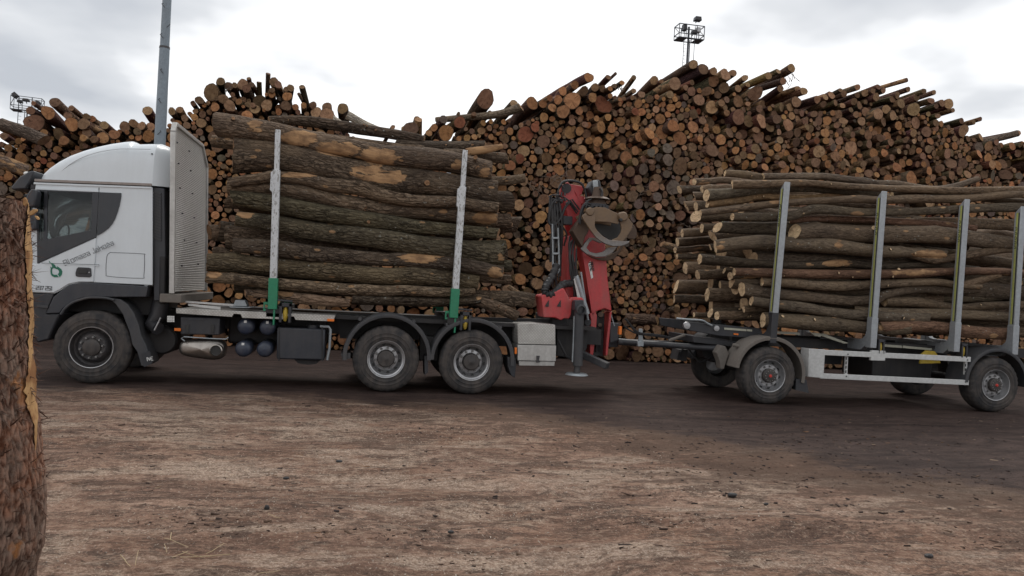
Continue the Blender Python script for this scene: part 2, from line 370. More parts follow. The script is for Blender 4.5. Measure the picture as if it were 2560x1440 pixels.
def mesh_from(name, V, quads, tris, bk, tint, peel, mat, smooth=True, midx=None, mats=None):
    me = bpy.data.meshes.new(name); nq, ntr = len(quads), len(tris)
    me.vertices.add(len(V)); me.vertices.foreach_set('co', np.ascontiguousarray(V, dtype=np.float32).ravel())
    idx = np.concatenate([np.asarray(quads, dtype=np.int32).ravel(), np.asarray(tris, dtype=np.int32).ravel()]) if ntr else np.asarray(quads, dtype=np.int32).ravel()
    me.loops.add(len(idx)); me.loops.foreach_set('vertex_index', idx)
    st = np.concatenate([np.arange(nq)*4, nq*4+np.arange(ntr)*3]).astype(np.int32)
    me.polygons.add(nq+ntr); me.polygons.foreach_set('loop_start', st)
    me.update(calc_edges=True); me.validate()
    a = me.attributes.new('bk', 'FLOAT_VECTOR', 'POINT'); a.data.foreach_set('vector', np.ascontiguousarray(bk, dtype=np.float32).ravel())
    a = me.attributes.new('tint', 'FLOAT_COLOR', 'POINT'); a.data.foreach_set('color', np.ascontiguousarray(tint, dtype=np.float32).ravel())
    a = me.attributes.new('peel', 'FLOAT', 'POINT'); a.data.foreach_set('value', np.ascontiguousarray(peel, dtype=np.float32).ravel())
    if smooth: me.polygons.foreach_set('use_smooth', np.ones(nq+ntr, dtype=bool)); me.set_sharp_from_angle(angle=R(60))
    for m_ in (mats or [mat]): me.materials.append(m_)
    if midx is not None: me.polygons.foreach_set('material_index', np.ascontiguousarray(midx, dtype=np.int32))
    return me
def col4(c, n): return np.tile(np.array([*c, 1.]), (n, 1))
def add_log(name, P, rad, nseg, rs, bark, cut, peel=0., label=None, cat='log', group=None, lump=.05, ends=(1,1), ragged=.05, oval=.05, knots=0, mat=None):
    """one log: bark is the thing's own mesh, its sawn ends are parts"""
    P = np.asarray(P, float); V, bk, F, caps = log_arrays(P, rad, nseg, rs, lump, ends, ragged, oval, knots)
    o0 = P[0].copy(); n = len(V)
    me = mesh_from(name, V-o0, F, [], bk, col4(bark, n), peel(V, P) if callable(peel) else np.full(n, peel), mat or M_bark)
    o = bpy.data.objects.new(name, me); o.location = o0; COL.objects.link(o); o['_w'] = tuple(o0)
    if label: tag(o, label, cat, group)
    for cv, cb, f4, f3 in caps:
        k = len(cv); mm = mesh_from('sawn_end', cv-o0, f4, f3, cb, col4(cut, k), np.zeros(k), M_cut)
        c = bpy.data.objects.new('sawn_end', mm); c.parent = o; COL.objects.link(c)
    return o
class LogMass:
    """many logs in one mesh (past the limit of separate ones)"""
    def __init__(s): s.V=[];s.B=[];s.T=[];s.Pe=[];s.Q=[];s.Tr=[];s.mq=[];s.mt=[];s.n=0
    def add(s, P, rad, nseg, rs, bark, cut, peel=0., lump=.04, ends=(1,0), ragged=.04, oval=.05):
        V, bk, F, caps = log_arrays(P, rad, nseg, rs, lump, ends, ragged, oval)
        k = len(V); s.V.append(V); s.B.append(bk); s.T.append(col4(bark,k)); s.Pe.append(np.full(k,peel)); s.Q.append(F+s.n); s.mq.append(np.zeros(len(F))); s.n += k
        for cv, cb, f4, f3 in caps:
            k = len(cv); s.V.append(cv); s.B.append(cb); s.T.append(col4(cut,k)); s.Pe.append(np.zeros(k)); s.Q.append(f4+s.n); s.Tr.append(f3+s.n); s.mq.append(np.ones(len(f4))); s.mt.append(np.ones(len(f3))); s.n += k
    def build(s, name, label, kind='stuff'):
        me = mesh_from(name, np.vstack(s.V), np.vstack(s.Q), np.vstack(s.Tr), np.vstack(s.B), np.vstack(s.T), np.concatenate(s.Pe), M_bark, True, np.concatenate(s.mq+s.mt), [M_bark, M_cut])
        o = bpy.data.objects.new(name, me); COL.objects.link(o); o['label'] = label; o['category'] = 'logs'; o['kind'] = kind; return o
# ------------------------------------------------------------------ ground
def mk_ground():
    t = NT('trampled_yard_dirt'); p = t.pos(); s_ = t.n('SeparateXYZ', {'Vector': p}); X, Y = s_.outputs[0], s_.outputs[1]
    warp = t.noise(t.map(p, (1,1.0,1), rot=(0,0,R(-8))), .45, 5, .6)
    bx = t.math('MAXIMUM', t.math('SUBTRACT', X, 1.8), 0.)
    d = t.math('ADD', t.math('ADD', Y, 0.9), t.math('MULTIPLY', bx, .98))
    d = t.math('ADD', d, t.math('MULTIPLY', t.math('SUBTRACT', warp, .5), 4.2))
    fine = t.noise(t.map(p, (.55,1.6,1), rot=(0,0,R(-10))), 3.2, 7, .65)
    d = t.math('ADD', d, t.math('MULTIPLY', t.math('SUBTRACT', fine, .5), 2.6))
    wet = t.n('MapRange', {'Value': d, 'From Min': -.35, 'From Max': .75}, interpolation_type='SMOOTHSTEP').outputs[0]
    p = t.n('VectorMath', {0: p, 1: t.n('VectorMath', {0: t.noise(p, .55, 3, .55, out=1), 'Scale': .55}, operation='SCALE').outputs[0]}, operation='ADD').outputs[0]
    n1 = t.noise(t.map(p, (.8,1.3,1), rot=(0,0,R(-14))), 1.0, 10, .68, .3)
    n2 = t.noise(p, 9, 9, .74); n3 = t.noise(p, 52, 5, .75); n4 = t.noise(t.map(p, (.6,1.35,1), rot=(0,0,R(-12))), 4.2, 10, .74, .5)
    dirt = t.mix(t.ramp(n1, [(.32,0.),(.68,1.)]), (.145,.083,.060), (.375,.245,.182))
    dirt = t.mix(t.ramp(t.noise(p, .8, 5, .6), [(.45,0.),(.7,.6)]), dirt, (.205,.105,.064))
    dirt = t.mix(t.ramp(n3, [(.38,.65),(.56,0.)]), dirt, (.075,.046,.033))
    grit = t.ramp(n3, [(.46,0.),(.56,1.)])
    pz = t.noise(t.map(p, (.7,1.15,1), (4,2,0), rot=(0,0,R(-16))), .8, 10, .72, .5); palez = t.ramp(pz, [(.52,0.),(.60,1.)])
    dirt = t.mix(t.math('MULTIPLY', palez, t.math('MULTIPLY_ADD', grit, .8, .12)), dirt, (.42,.335,.26))
    dirt = t.mix(t.math('MULTIPLY', t.ramp(n4, [(.51,0.),(.56,1.)]), t.math('MULTIPLY_ADD', grit, -.35, .85)), dirt, (.050,.036,.030))
    stk = t.noise(t.map(p, (.16,2.6,1), rot=(0,0,R(-9))), 2.2, 7, .7, .3); dirt = t.mix(t.math('MULTIPLY', t.ramp(stk, [(.53,0.),(.62,1.)]), .35), dirt, (.09,.056,.040)); dirt = t.mix(t.math('MULTIPLY', t.ramp(stk, [(.36,1.),(.46,0.)]), .28), dirt, (.30,.22,.16))
    pd = t.noise(t.map(p, (.45,1.5,1), (7,3,0), rot=(0,0,R(-11))), 1.25, 12, .70, .35)
    dirt = t.mix(t.math('MULTIPLY', t.ramp(pd, [(.40,1.),(.475,0.)]), .75), dirt, t.mix(grit, (.25,.175,.13), (.43,.34,.27)))
    dirt = t.mix(t.math('MULTIPLY', t.ramp(pd, [(.53,0.),(.59,1.)]), .72), dirt, t.mix(grit, (.055,.034,.026), (.125,.078,.058)))
    md = t.noise(t.map(p, (.8,1.2,1), rot=(0,0,R(-10))), 14, 8, .78, .4); dirt = t.mix(t.math('MULTIPLY', t.ramp(md, [(.50,0.),(.56,1.)]), .55), dirt, (.075,.046,.034)); dirt = t.mix(t.math('MULTIPLY', t.ramp(md, [(.38,1.),(.45,0.)]), .5), dirt, (.36,.27,.20))
    lit = t.noise(t.map(p, (.45,1.8,1), rot=(0,0,R(-10))), 24, 4, .7, 1.); litz = t.ramp(t.noise(p, .9, 4, .6), [(.42,.15),(.62,1.)])
    dirt = t.mix(t.math('MULTIPLY', t.math('MULTIPLY', t.ramp(lit, [(.56,0.),(.60,1.)]), litz), .8), dirt, (.040,.026,.021))
    fl = t.noise(t.map(p, (1.7,.5,1), rot=(0,0,R(20))), 40, 3, .7); dirt = t.mix(t.math('MULTIPLY', t.ramp(fl, [(.63,0.),(.66,1.)]), .6), dirt, (.44,.37,.30))
    asph = t.mix(t.ramp(n4,[(.35,0.),(.65,1.)]), (.024,.0155,.0135), (.072,.048,.041)); asph = t.mix(t.ramp(n3, [(.5,0.),(.7,.5)]), asph, (.10,.072,.062))
    asph = t.mix(t.ramp(t.noise(t.map(p,(.25,2.2,1),rot=(0,0,R(-3))), 1.6, 6, .6), [(.5,0.),(.68,.7)]), asph, (.018,.012,.011))
    d2 = t.math('ADD', t.math('MULTIPLY', t.math('SUBTRACT', X, 3.4), .42), t.math('MULTIPLY', t.math('ADD', Y, 5.2), .34)); d2 = t.math('ADD', d2, t.math('ADD', t.math('MULTIPLY', t.math('SUBTRACT', n4, .5), 3.2), t.math('MULTIPLY', t.math('SUBTRACT', warp, .5), 3.)))
    mud = t.n('MapRange', {'Value': d2, 'From Min': -.1, 'From Max': .7}, interpolation_type='SMOOTHSTEP').outputs[0]
    dirt = t.mix(t.math('MULTIPLY', mud, .78), dirt, t.mix(t.ramp(n4,[(.4,0.),(.6,1.)]), (.040,.025,.019), (.105,.068,.050)))
    c = t.mix(wet, dirt, asph)
    h = t.mix(.45, n2, n3); h = t.mix(.4, h, n4)
    rg = t.math('SUBTRACT', .95, t.math('MULTIPLY', wet, .14))
    return t.fin(c, rg, 0., t.bump(h, 1., .045))
M_ground = mk_ground()
xs = np.concatenate([np.linspace(-400,-16,10), np.linspace(-14,-5,20), np.arange(-4.9,14,.09), np.linspace(14.3,28,26), np.linspace(32,400,10)])
ys = np.concatenate([np.linspace(-200,-13,8), np.arange(-12.5,2,.08), np.linspace(2.2,9,24), np.linspace(10,500,12)])
GX, GY = np.meshgrid(xs, ys, indexing='ij')
def ground_h(x, y):
    v = mn.fractal(Vector((x*.35, y*.6, 3.1)), 1.0, 2.0, 4)*.035 + mn.fractal(Vector((x*1.6, y*2.4, 9.7)), .9, 2.1, 4)*.014
    ruts = .02*math.sin((y+.16*x)*7.0 + 1.5*mn.noise(Vector((x*.4, y*.4, 0))))*max(0., mn.noise(Vector((x*.2, y*.3, 7)))+.3)
    k = min(1., max(0., (-1.2-y)/1.5))
    return (v + ruts)*(.12+.88*k) - .012
Gv = [(x, y, ground_h(x, y) if -13 < y < 9.5 and -15 < x < 29 else -.012) for x in xs for y in ys]
b = MB(); b.v = Gv; ny = len(ys)
b.f = [(i*ny+j, (i+1)*ny+j, (i+1)*ny+j+1, i*ny+j+1) for i in range(len(xs)-1) for j in range(ny-1)]
o = b.build('ground', M_ground, ang=180, fix=False); o['kind'] = 'structure'; o['label'] = 'bare trampled yard ground, brown dirt turning into dark wet tarmac'

# loose bark, splinters and clods
def mk_chip():
    t = NT('loose_bark_debris'); tint = t.n('Attribute', attribute_name='tint').outputs['Color']
    return t.fin(t.mix(t.noise(t.pos(), 60, 4), t.mix(1., tint, (.6,.6,.6), 'MULTIPLY'), t.mix(1., tint, (1.3,1.3,1.3), 'MULTIPLY')), .9)
M_chip = mk_chip()
def debris(name, label, n, fn):
    V=[];F=[];T=[]
    for _ in range(n):
        r_ = fn()
        if r_ is None: continue
        x, y, l, w_, h, a, col = r_; z = ground_h(x, y) if y > -13 else 0
        ca, sa = math.cos(a), math.sin(a); tl = random.uniform(-.25,.25)*h*2; k = len(V)
        j = [random.uniform(.6,1.2) for _ in range(8)]
        for (u, v, q), jj in zip(((-1,-1,0),(1,-.6,0),(1,.8,0),(-1,1,0),(-.8,-.7,1),(.7,-.6,1),(.9,.5,1),(-.8,.8,1)), j):
            u *= l/2*jj; v *= w_/2*jj
            V.append((x+u*ca-v*sa, y+u*sa+v*ca, z - .004 + (q*h*jj + (tl if u > 0 else -tl)*q)))
        F += [(k,k+3,k+2,k+1),(k+4,k+5,k+6,k+7),(k,k+1,k+5,k+4),(k+1,k+2,k+6,k+5),(k+2,k+3,k+7,k+6),(k+3,k,k+4,k+7)]; T += [col]*8
    V = np.array(V); T = np.hstack([np.array(T), np.ones((len(T),1))])
    me = mesh_from(name, V, F, [], V, T, np.zeros(len(V)), M_chip, False); o = bpy.data.objects.new(name, me); COL.objects.link(o)
    o['kind'] = 'stuff'; o['label'] = label; return o
def chip_fn():
    y = -1.0 - 8.3*random.random()**1.25; x = random.uniform(-4.6, 8.8) + (y+9)*.35
    d = mn.fractal(Vector((x*.5, y*1.0, 5)), 1, 2, 3)
    if random.random() > max(.12, min(1, .35 + 1.4*d)): return None
    l = .014*math.exp(random.gauss(0,.75)); l = min(l, .13); w_ = l*random.uniform(.15,.45)
    c = random.choice([(.035,.024,.02)]*5+[(.07,.045,.035)]*5+[(.10,.06,.04)]*3+[(.27,.20,.14)]*2+[(.16,.09,.055)]*2)
    return x, y, l, w_, min(l*.16, .006)+.0015, random.gauss(-.15, .6), c
debris('bark_chips', 'dark and pale bark chips strewn over the dirt', 15000, chip_fn)
CL = [(ray(px, py), sp) for px, py, sp in ((220,1065,.55),(330,1085,.5),(300,1130,.45),(620,1310,.45),(560,1295,.4),(1000,1325,.3),(1500,1180,.6),(1700,1165,.6),(1850,1180,.6),(2010,1190,.6),(2250,1195,.5),(2300,1300,.35),(2100,1310,.35),(2480,1360,.3),(1600,1120,.6),(1900,1110,.8),(2200,1100,.8),(1000,1030,.8),(800,1010,.8),(2420,1190,.5),(1200,1390,.25),(1680,1300,.3))]
def litter_fn():
    r, sp = random.choice(CL); t = -CAM.z/r.z; x = r.x*t + random.gauss(0, sp); y = CAM.y + r.y*t + random.gauss(0, sp*.38)
    l = min(.08, .015*math.exp(random.gauss(0,.55))); return x, y, l, l*random.uniform(.2,.6), min(.014, l*.25), random.gauss(-.15,.7), random.choice([(.028,.019,.016),(.045,.03,.024),(.07,.045,.034),(.10,.065,.045)])
debris('bark_litter', 'clusters of dark bark litter trampled into the dirt', 3600, litter_fn)
def pebble_fn():
    y = -3 - 6.3*random.random(); x = random.uniform(-2.4, 7) + (y+9)*.3
    if x > 3.6 or mn.fractal(Vector((x*.45+4, y*.9, 1)), 1, 2, 3) < .02: return None
    l = random.uniform(.006,.016); return x, y, l, l*.7, l*.5, random.random()*6, random.choice([(.42,.36,.3),(.33,.28,.23),(.24,.2,.17)])
debris('gravel_specks', 'fine pale gravel pressed into the dirt', 8000, pebble_fn)
def clod_fn():
    y = random.uniform(-6.5, -1.2); x = 5.2 + random.gauss(0, 2.6) + (y+4)*.2
    l = random.uniform(.015,.06); return x, y, l, l*random.uniform(.4,.8), l*.22, random.random()*3, random.choice([(.03,.022,.02),(.045,.032,.028)])
debris('mud_clods', 'dark crumbled mud clods on the wet ground', 700, clod_fn)
for px, py, l, h in ((848,1155,.07,.02),(715,1197,.06,.018),(667,1273,.045,.032),(1127,1332,.05,.018),(2322,1392,.075,.022),(1915,1262,.05,.02),(1830,1240,.10,.03)):
    if not l: continue
    r = ray(px, py); P = CAM + r*(-CAM.z/r.z)
    b = MB(); n = 9; a0 = random.random()*6
    b.grid(lambda u, v: (P.x + l*.5*math.sin(u*math.pi)*math.cos(v*2*math.pi+a0)*(1+.25*mn.noise(Vector((u*4,v*4,px)))), P.y + l*.32*math.sin(u*math.pi)*math.sin(v*2*math.pi+a0), max(0,P.z)+h*.35+h*.7*math.cos(u*math.pi)*(1+.3*mn.noise(Vector((u*5,v*3,py))))), 6, n)
    c = b.build('bark_lump', M_blk2, ang=0)
    where = {715: 'left of the middle, before the middle axle',1915: 'right of the middle foreground', 1830: 'beside the dark wet ground', 667: 'nearest the sawn trunk', 1127: 'at the mid foreground', 2320: 'in the far right corner of the foreground', 1130: 'below the crane', 848: 'below the fuel tank'}.get(px, 'on the dirt')
    tag(c, 'small black lump of bark ' + where, 'bark', 'black bark lumps on the dirt')
b = MB()
for px, py, dx, dy in ((455,1390,50,12),(470,1375,-60,-20),(500,1400,75,-8),(430,1410,40,-25),(640,1438,60,-8),(300,1400,25,30),(345,1392,-8,34),(560,1365,-45,25),(425,1360,3,-22),(410,1370,6,25),(700,1300,-30,-12),(540,1395,-90,10)):
    q = []
    for i in range(4):
        r = ray(px+dx*i/3, py+dy*i/3+random.uniform(-1.5,1.5)); P = CAM + r*(-CAM.z/r.z); q.append((P.x, P.y, ground_h(P.x,P.y)+.010+random.random()*.008))
    b.tube(q, random.uniform(.0014,.0026), 5)
o = b.build('straw_twigs', paint('dry_straw', (.42,.32,.18), .7, 0, .2)); o['kind'] = 'stuff'; o['label'] = 'dry pale straw and twigs in front of the standing trunk'

# ------------------------------------------------------------------ the big log stack behind
PK = 0.24; PY = 6.9                           # its front leans back: y = PY + PK*z
def pile_pt(px, py, off=0.):
    r = ray(px, py); t = (PY+off + PK*CAM.z - CAM.y)/(r.y - PK*r.z); return CAM + r*t
def to_px(p):
    d = Vector(p)-CAM; z = d.dot(fw); return 1280+FPX*d.dot(rt)/z, 720-FPX*d.dot(up)/z, z
CUTS = {'o': (.385,.198,.096), 't': (.36,.222,.132), 'b': (.225,.138,.088), 'g': (.165,.128,.105), 'r': (.23,.090,.050), 'd': (.12,.075,.05)}
BARKS = [(.125,.074,.048),(.10,.062,.043),(.15,.095,.062),(.085,.053,.038),(.17,.11,.07)]
D4 = "495,500,37,o 395,555,30,o 308,597,33,o 215,648,25,o 275,660,33,o 165,692,30,o 88,685,48,o 375,665,62,o 233,718,36,o 310,745,48,o 427,740,30,o 458,597,33,b 540,572,30,b 595,580,26,b 523,645,35,o 635,497,20,b 820,500,19,b 735,537,18,o 650,580,20,o 680,560,18,b 598,695,66,r 820,597,19,t 967,520,33,t 1018,527,16,t 875,622,26,t 1115,545,47,t 1080,622,30,t 1250,405,33,t 1322,440,40,b 1395,455,30,t 1480,480,44,t 1535,467,27,t 1395,525,40,t 1343,600,33,b 1195,573,24,b 1240,537,20,b 1235,600,33,b 1192,640,27,b 1290,660,42,b 1250,765,33,b 1470,575,40,b 1425,625,28,b 1570,580,28,t 1620,503,24,t 1640,553,17,t 1790,487,30,t 1860,455,19,t 1955,432,33,t 1895,527,27,t 1875,580,24,t 1695,615,52,b 1572,672,43,t 1380,715,48,t 1450,683,28,b 1490,660,24,b 1745,687,22,b 1725,725,27,b 1945,715,33,t 1990,675,40,t 1740,812,52,t 1645,815,45,b 1575,785,55,b 1800,857,36,b 1932,843,44,t 1850,800,36,b 1700,877,25,t 1718,930,45,b 1490,755,23,t 1535,732,20,b 1315,810,30,b 1155,785,27,b 1140,698,24,o 1028,693,24,o 910,703,18,o 1035,655,16,o 650,633,20,o 720,658,16,o 785,692,22,o 720,690,17,o 810,645,18,b 585,855,43,o 635,785,26,o 553,795,22,o 685,760,22,b 725,742,17,b 722,818,36,o 832,800,38,o 830,745,30,r 660,870,30,o 650,925,32,o 735,878,27,b 832,855,28,o 858,928,35,o 933,903,43,o 1022,893,52,o 1103,848,48,o 1152,938,52,o 975,957,30,o 897,970,22,b 1230,917,18,o 1340,875,24,o 1350,960,30,b 1385,1025,47,b 1297,943,25,o 365,892,50,o 430,885,33,o 468,838,24,b 375,820,28,b 433,805,19,b 262,835,24,b 110,860,35,r 40,910,60,r 247,948,26,b 302,1005,27,b 398,1000,25,b 500,1070,34,o 560,962,36,o 625,985,30,o 560,1005,36,o 497,955,28,o 740,997,27,o 830,1028,32,o 765,1078,48,o 280,1162,44,o 1063,1010,40,g 1065,1092,43,g 1155,1140,62,b 1003,1075,30,g 945,1040,32,g 895,1090,30,b 830,1108,30,b 795,1178,37,b 890,1160,40,g 720,1155,30,b 700,1215,33,b 763,1250,37,b 850,1235,34,b 990,1225,34,b 963,1285,40,b 865,1300,33,b 810,1355,42,b 990,1362,37,g 680,1278,38,g 578,1205,35,b 745,1310,30,b 610,1330,30,b 1105,1290,58,g 1055,1195,30,g 1340,1165,30,o 1250,1130,30,b 1345,1095,25,o 1255,1060,27,b 1315,1055,25,b 1448,1063,27,b 1425,1120,28,b 1568,1090,32,b 1600,972,28,o 1695,1012,36,b 1665,1068,27,o 1722,1080,35,g 1805,1042,27,o 1855,1005,33,o 1785,1095,22,o 1765,1145,28,o 1950,1085,30,b 1890,1128,28,b 1045,1400,30,b 1170,1385,28,g"
D5 = "258,37,38,t 72,97,33,t 190,142,33,t 165,203,30,t 310,205,27,t 360,222,32,t 335,310,68,t 247,350,37,o 470,290,30,t 535,270,27,t 585,255,33,t 520,330,26,b 660,215,20,b 688,245,28,b 800,190,25,t 798,255,25,b 860,237,32,t 925,222,23,b 970,187,22,b 1010,215,25,b 950,270,33,t 617,318,28,t 675,340,23,t 745,375,25,b 787,413,28,t 815,340,36,b 770,308,30,b 865,310,20,b 830,467,35,t 870,395,40,t 968,410,48,t 1030,370,35,t 1090,425,40,t 1085,290,30,t 1125,255,30,b 1155,325,42,t 1180,395,33,b 1258,372,56,t 1283,275,30,b 1200,130,18,b 1213,207,23,b 1343,222,24,b 1425,232,20,t 1400,300,27,b 1442,345,23,b 1490,320,30,b 1545,325,43,t 1378,410,24,t 1455,425,22,b 1580,378,20,b 1275,480,52,t 1355,475,17,b 1435,520,36,t 1440,480,30,b 1210,495,24,t 1258,563,33,t 1575,557,18,b 1650,465,26,b 1665,545,50,t 1750,475,20,b 1800,450,20,b 1808,600,36,t 1650,632,26,t 1872,670,38,t 1935,640,28,b 2115,567,25,t 1465,595,18,b 1450,655,22,b 1535,735,45,t 1690,700,27,t 1797,737,38,o 1455,768,17,b 1560,810,50,b 1635,870,38,b 1570,912,42,b 1237,932,54,o 1375,950,30,o 1340,890,40,o 1385,875,35,o 1290,820,25,b 1340,820,30,o 1460,860,33,b 1335,755,30,b 1378,697,35,b 1330,655,25,b 1190,625,22,b 1260,632,22,t 1070,640,30,b 985,605,33,b 940,570,28,b 895,655,35,b 838,555,25,t 760,577,25,b 722,607,26,b 650,553,30,b 650,628,35,t 625,505,25,b 680,465,33,t 600,680,32,g 745,690,60,t 618,755,45,t 483,715,48,t 540,628,30,o 465,630,27,r 455,805,40,b 375,765,36,o 298,640,40,d 245,575,33,b 145,685,38,o 90,725,33,o 40,672,32,b 250,772,35,b 142,762,24,b 60,787,25,o 190,820,28,b 265,835,28,o 205,870,40,o 40,840,28,o 400,865,30,o 555,820,36,o 680,825,35,b 770,795,38,o 845,818,30,b 747,865,32,b 810,868,27,o 645,870,27,b 795,915,30,o 890,895,35,b 900,950,27,b 957,905,27,o 1050,940,37,o 1005,880,30,b 1120,845,40,o 1165,810,40,o 1140,940,30,b 955,780,30,b 1245,715,27,b 1080,765,25,b 1165,680,20,b 1210,675,20,b 1510,975,25,o 1735,1020,28,o 1785,990,25,o 1840,1010,28,b 2060,990,33,o 1905,910,45,g 2010,905,48,d 2120,915,33,g 1900,820,36,t 1935,1040,30,b 385,512,30,t 450,490,25,b 440,410,27,b 310,455,33,t 370,470,33,b 230,500,50,o 140,450,37,b 82,515,38,o 25,470,52,t"
D3 = "1255,350,92,b 1540,400,45,t 1300,490,27,b 1215,668,40,t 1235,590,30,o 1310,577,25,o 1358,622,27,o 1295,640,30,b 1437,580,28,o 1418,640,25,b 1310,730,30,o 1380,697,20,o 1445,745,50,b 1490,570,22,b 1143,728,32,o 1070,740,37,o 990,745,27,o 1060,650,20,b 1120,672,30,b 998,585,58,r 862,685,80,o 742,635,38,o 510,650,78,d 835,555,42,g 330,630,22,t 690,690,35,o 1140,500,25,b 987,495,18,b 1505,1015,55,o 1600,945,50,r 1430,880,30,b 1520,920,28,b 1590,1410,58,t"
D2 = "172,255,75,b 257,155,37,b 65,325,37,b 10,355,25,b 110,372,20,o 208,390,40,o 332,198,42,b 385,190,25,b 457,182,47,t 492,220,40,b 535,185,25,b 740,165,43,b 775,185,35,b 720,275,30,o 720,235,25,b 850,225,28,b 888,215,33,t 857,290,42,o 960,270,14,b 340,375,53,b 420,340,30,o 505,362,30,b 568,405,45,t 548,370,25,b 673,370,50,t 648,415,16,o 780,430,30,o 845,375,45,b 365,275,22,b 280,315,45,b 220,310,20,b 1005,372,27,o 1090,370,33,b 1115,437,50,t 1215,385,45,b 1220,480,80,t 1355,400,48,t 500,465,50,o 950,495,22,o 1000,500,25,o 1070,510,30,b 125,720,18,o 185,808,27,o 320,820,20,b 335,885,28,o 165,855,22,o 210,910,12,o 280,920,25,b 245,1145,15,o 325,1178,30,o 180,1130,45,b 155,1050,20,b 290,1005,20,b 210,1360,38,o 255,1220,14,o 325,1310,30,b"
D1 = "270,960,70,b 560,970,52,o 430,800,40,b 375,880,50,o 558,845,22,t 530,905,30,b 672,912,25,b 720,930,27,o 815,980,33,t 650,970,45,b 680,1035,37,b 895,1050,40,o 935,1030,18,o 993,1035,18,o 975,990,40,b 1045,967,33,t 1105,985,35,t 1175,993,37,t 1075,1030,30,b 1085,1075,27,o 1160,1065,45,o 1030,1072,20,o 1155,865,37,t 345,1035,27,o 250,1085,23,o 185,1080,27,o 500,1100,37,o 805,1078,45,o 240,865,33,b 262,808,18,b 30,1065,30,b 10,995,30,b 125,1145,15,o 175,1150,20,o 380,1125,35,b 340,1200,25,o 265,1200,20,b 650,1080,27,o 735,1090,30,b 290,1290,27,o 340,1260,25,r 65,1380,33,o 10,1350,25,b 1345,870,30,t 1405,860,30,t 1500,825,33,b 1560,785,33,b 1350,940,17,b 1425,1020,22,b 1525,1065,22,b 1640,1010,30,o 1610,1128,15,b 1665,1205,25,o 1640,1245,18,b"
D6 = "315,250,47,o 185,328,38,o 275,325,30,o 428,323,32,t 535,285,37,d 608,352,38,t 690,345,32,t 757,372,36,t 685,262,37,b 290,440,30,o 408,447,37,t 568,425,28,o 635,453,38,o 708,440,32,b 693,502,32,o 750,542,27,o 143,450,33,b 120,520,40,t 195,497,30,b 272,537,28,o 622,563,42,o 705,622,43,t 183,597,23,o 195,645,28,t 325,622,45,t 267,635,18,o 240,700,47,o 313,675,16,o 142,722,28,b 183,770,37,t 302,748,35,t 370,730,32,b 410,768,22,o 473,738,32,o 525,685,38,t 565,635,37,o 603,698,30,b 280,835,40,t 358,810,30,o 423,828,33,o 507,793,38,t 625,810,27,b 700,818,24,b 765,882,60,b 678,885,22,b 905,885,50,b 828,978,45,o 890,810,40,b 820,1050,55,b 645,950,60,t 665,1050,60,b 555,1105,50,b 265,1305,95,b 105,1325,65,b 428,1350,60,b 565,1285,40,t 670,1290,70,b 420,1230,50,b 235,1110,20,t 125,780,20,b"
D7 = "50,250,37,t 187,255,14,o 160,380,25,o 108,405,22,b 213,440,18,o 37,487,22,b 107,450,18,o 115,520,15,b 75,570,18,o 50,612,20,b 90,670,45,d 170,687,42,o 55,740,40,o 170,770,42,t 315,25,38,o 230,75,17,b 145,97,14,b 185,30,27,b 295,90,45,b"
D8 = "727,300,60,b 845,305,42,b 945,322,55,b 895,430,65,g 1055,380,62,b 1210,352,60,b 1115,245,62,t 1278,225,70,g 985,212,45,b 1455,333,57,b 1412,443,67,b 1520,455,42,b 1235,475,60,t 1150,475,38,b 1135,570,78,b 1015,490,57,b 893,555,57,b 1000,610,55,b 1055,685,52,b 1215,668,65,g 1295,590,43,b 1350,525,40,b 1460,578,63,b 1555,545,45,b 1320,683,45,g 1380,650,45,g 1473,702,50,t 1580,665,68,g 1680,655,35,b 1385,780,62,g 1525,772,45,g 1625,815,72,g 1240,805,70,o 1145,850,55,g 1235,932,50,b 1365,918,57,t 1492,870,40,t 1480,957,42,b 1575,945,45,b 1410,1005,45,b 1315,1015,40,b 1300,1120,50,b 1665,460,110,g 1600,105,75,g 1490,95,57,g 1295,92,52,b 1378,122,35,b 1175,125,50,b"
HEADS = []   # px, py, r, colour
for S_, ox, oy, k in ((D4,1300,20,2.88),(D5,1900,160,3.2727),(D3,900,160,4.),(D2,480,160,3.6),(D1,0,0,3.13),(D6,1500,600,4.645),(D7,1280,420,2.666),(D8,1360,380,5.144)):
    for q in S_.split():
        x, y, r, c = q.split(','); x = ox+float(x)/k; y = oy+float(y)/k; r = float(r)/k
        if all((x-a)**2+(y-b_)**2 > (.62*max(r, rr))**2 for a, b_, rr, _ in HEADS): HEADS.append((x, y, r, c))
rs = np.random.RandomState(3)
LOGS = []    # dicts: head position, radius, colour, size on screen
def new_log(P, r, c, explicit, yaw=None, pitch=None, length=None, peel=None):
    x, y, z = to_px(P)
    LOGS.append(dict(P=np.array(P), r=r, c=c, ex=explicit, yaw=rs.normal(-.06,.07) if yaw is None else yaw, pitch=rs.normal(-.035,.045) if pitch is None else pitch,
        L=rs.uniform(3.6,4.6) if length is None else length, px=x, py=y, rp=r*FPX/z))
for x, y, r, c in HEADS:
    P = pile_pt(x, y, rs.uniform(-.28,.12)); z = (P-CAM).dot(fw); new_log(P, r*z/FPX, c, True)
# logs standing up out of the heap (pitch: how steeply the far end drops)
for x, y, r, c, yw, pt_ in ((622,196,5,'b',.05,-.5),(648,205,6,'b',.0,-.9),(671,184,6,'b',-.12,-.95),(755,217,8,'b',.18,-.55),(1540,183,4,'b',-.5,-.5),(1047,299,9,'t',.1,-.7),(1012,322,9,'t',.35,-.5)):
    P = pile_pt(x, y, .1); z = (P-CAM).dot(fw); new_log(P, r*z/FPX, c, True, yw, pt_, 2.2)
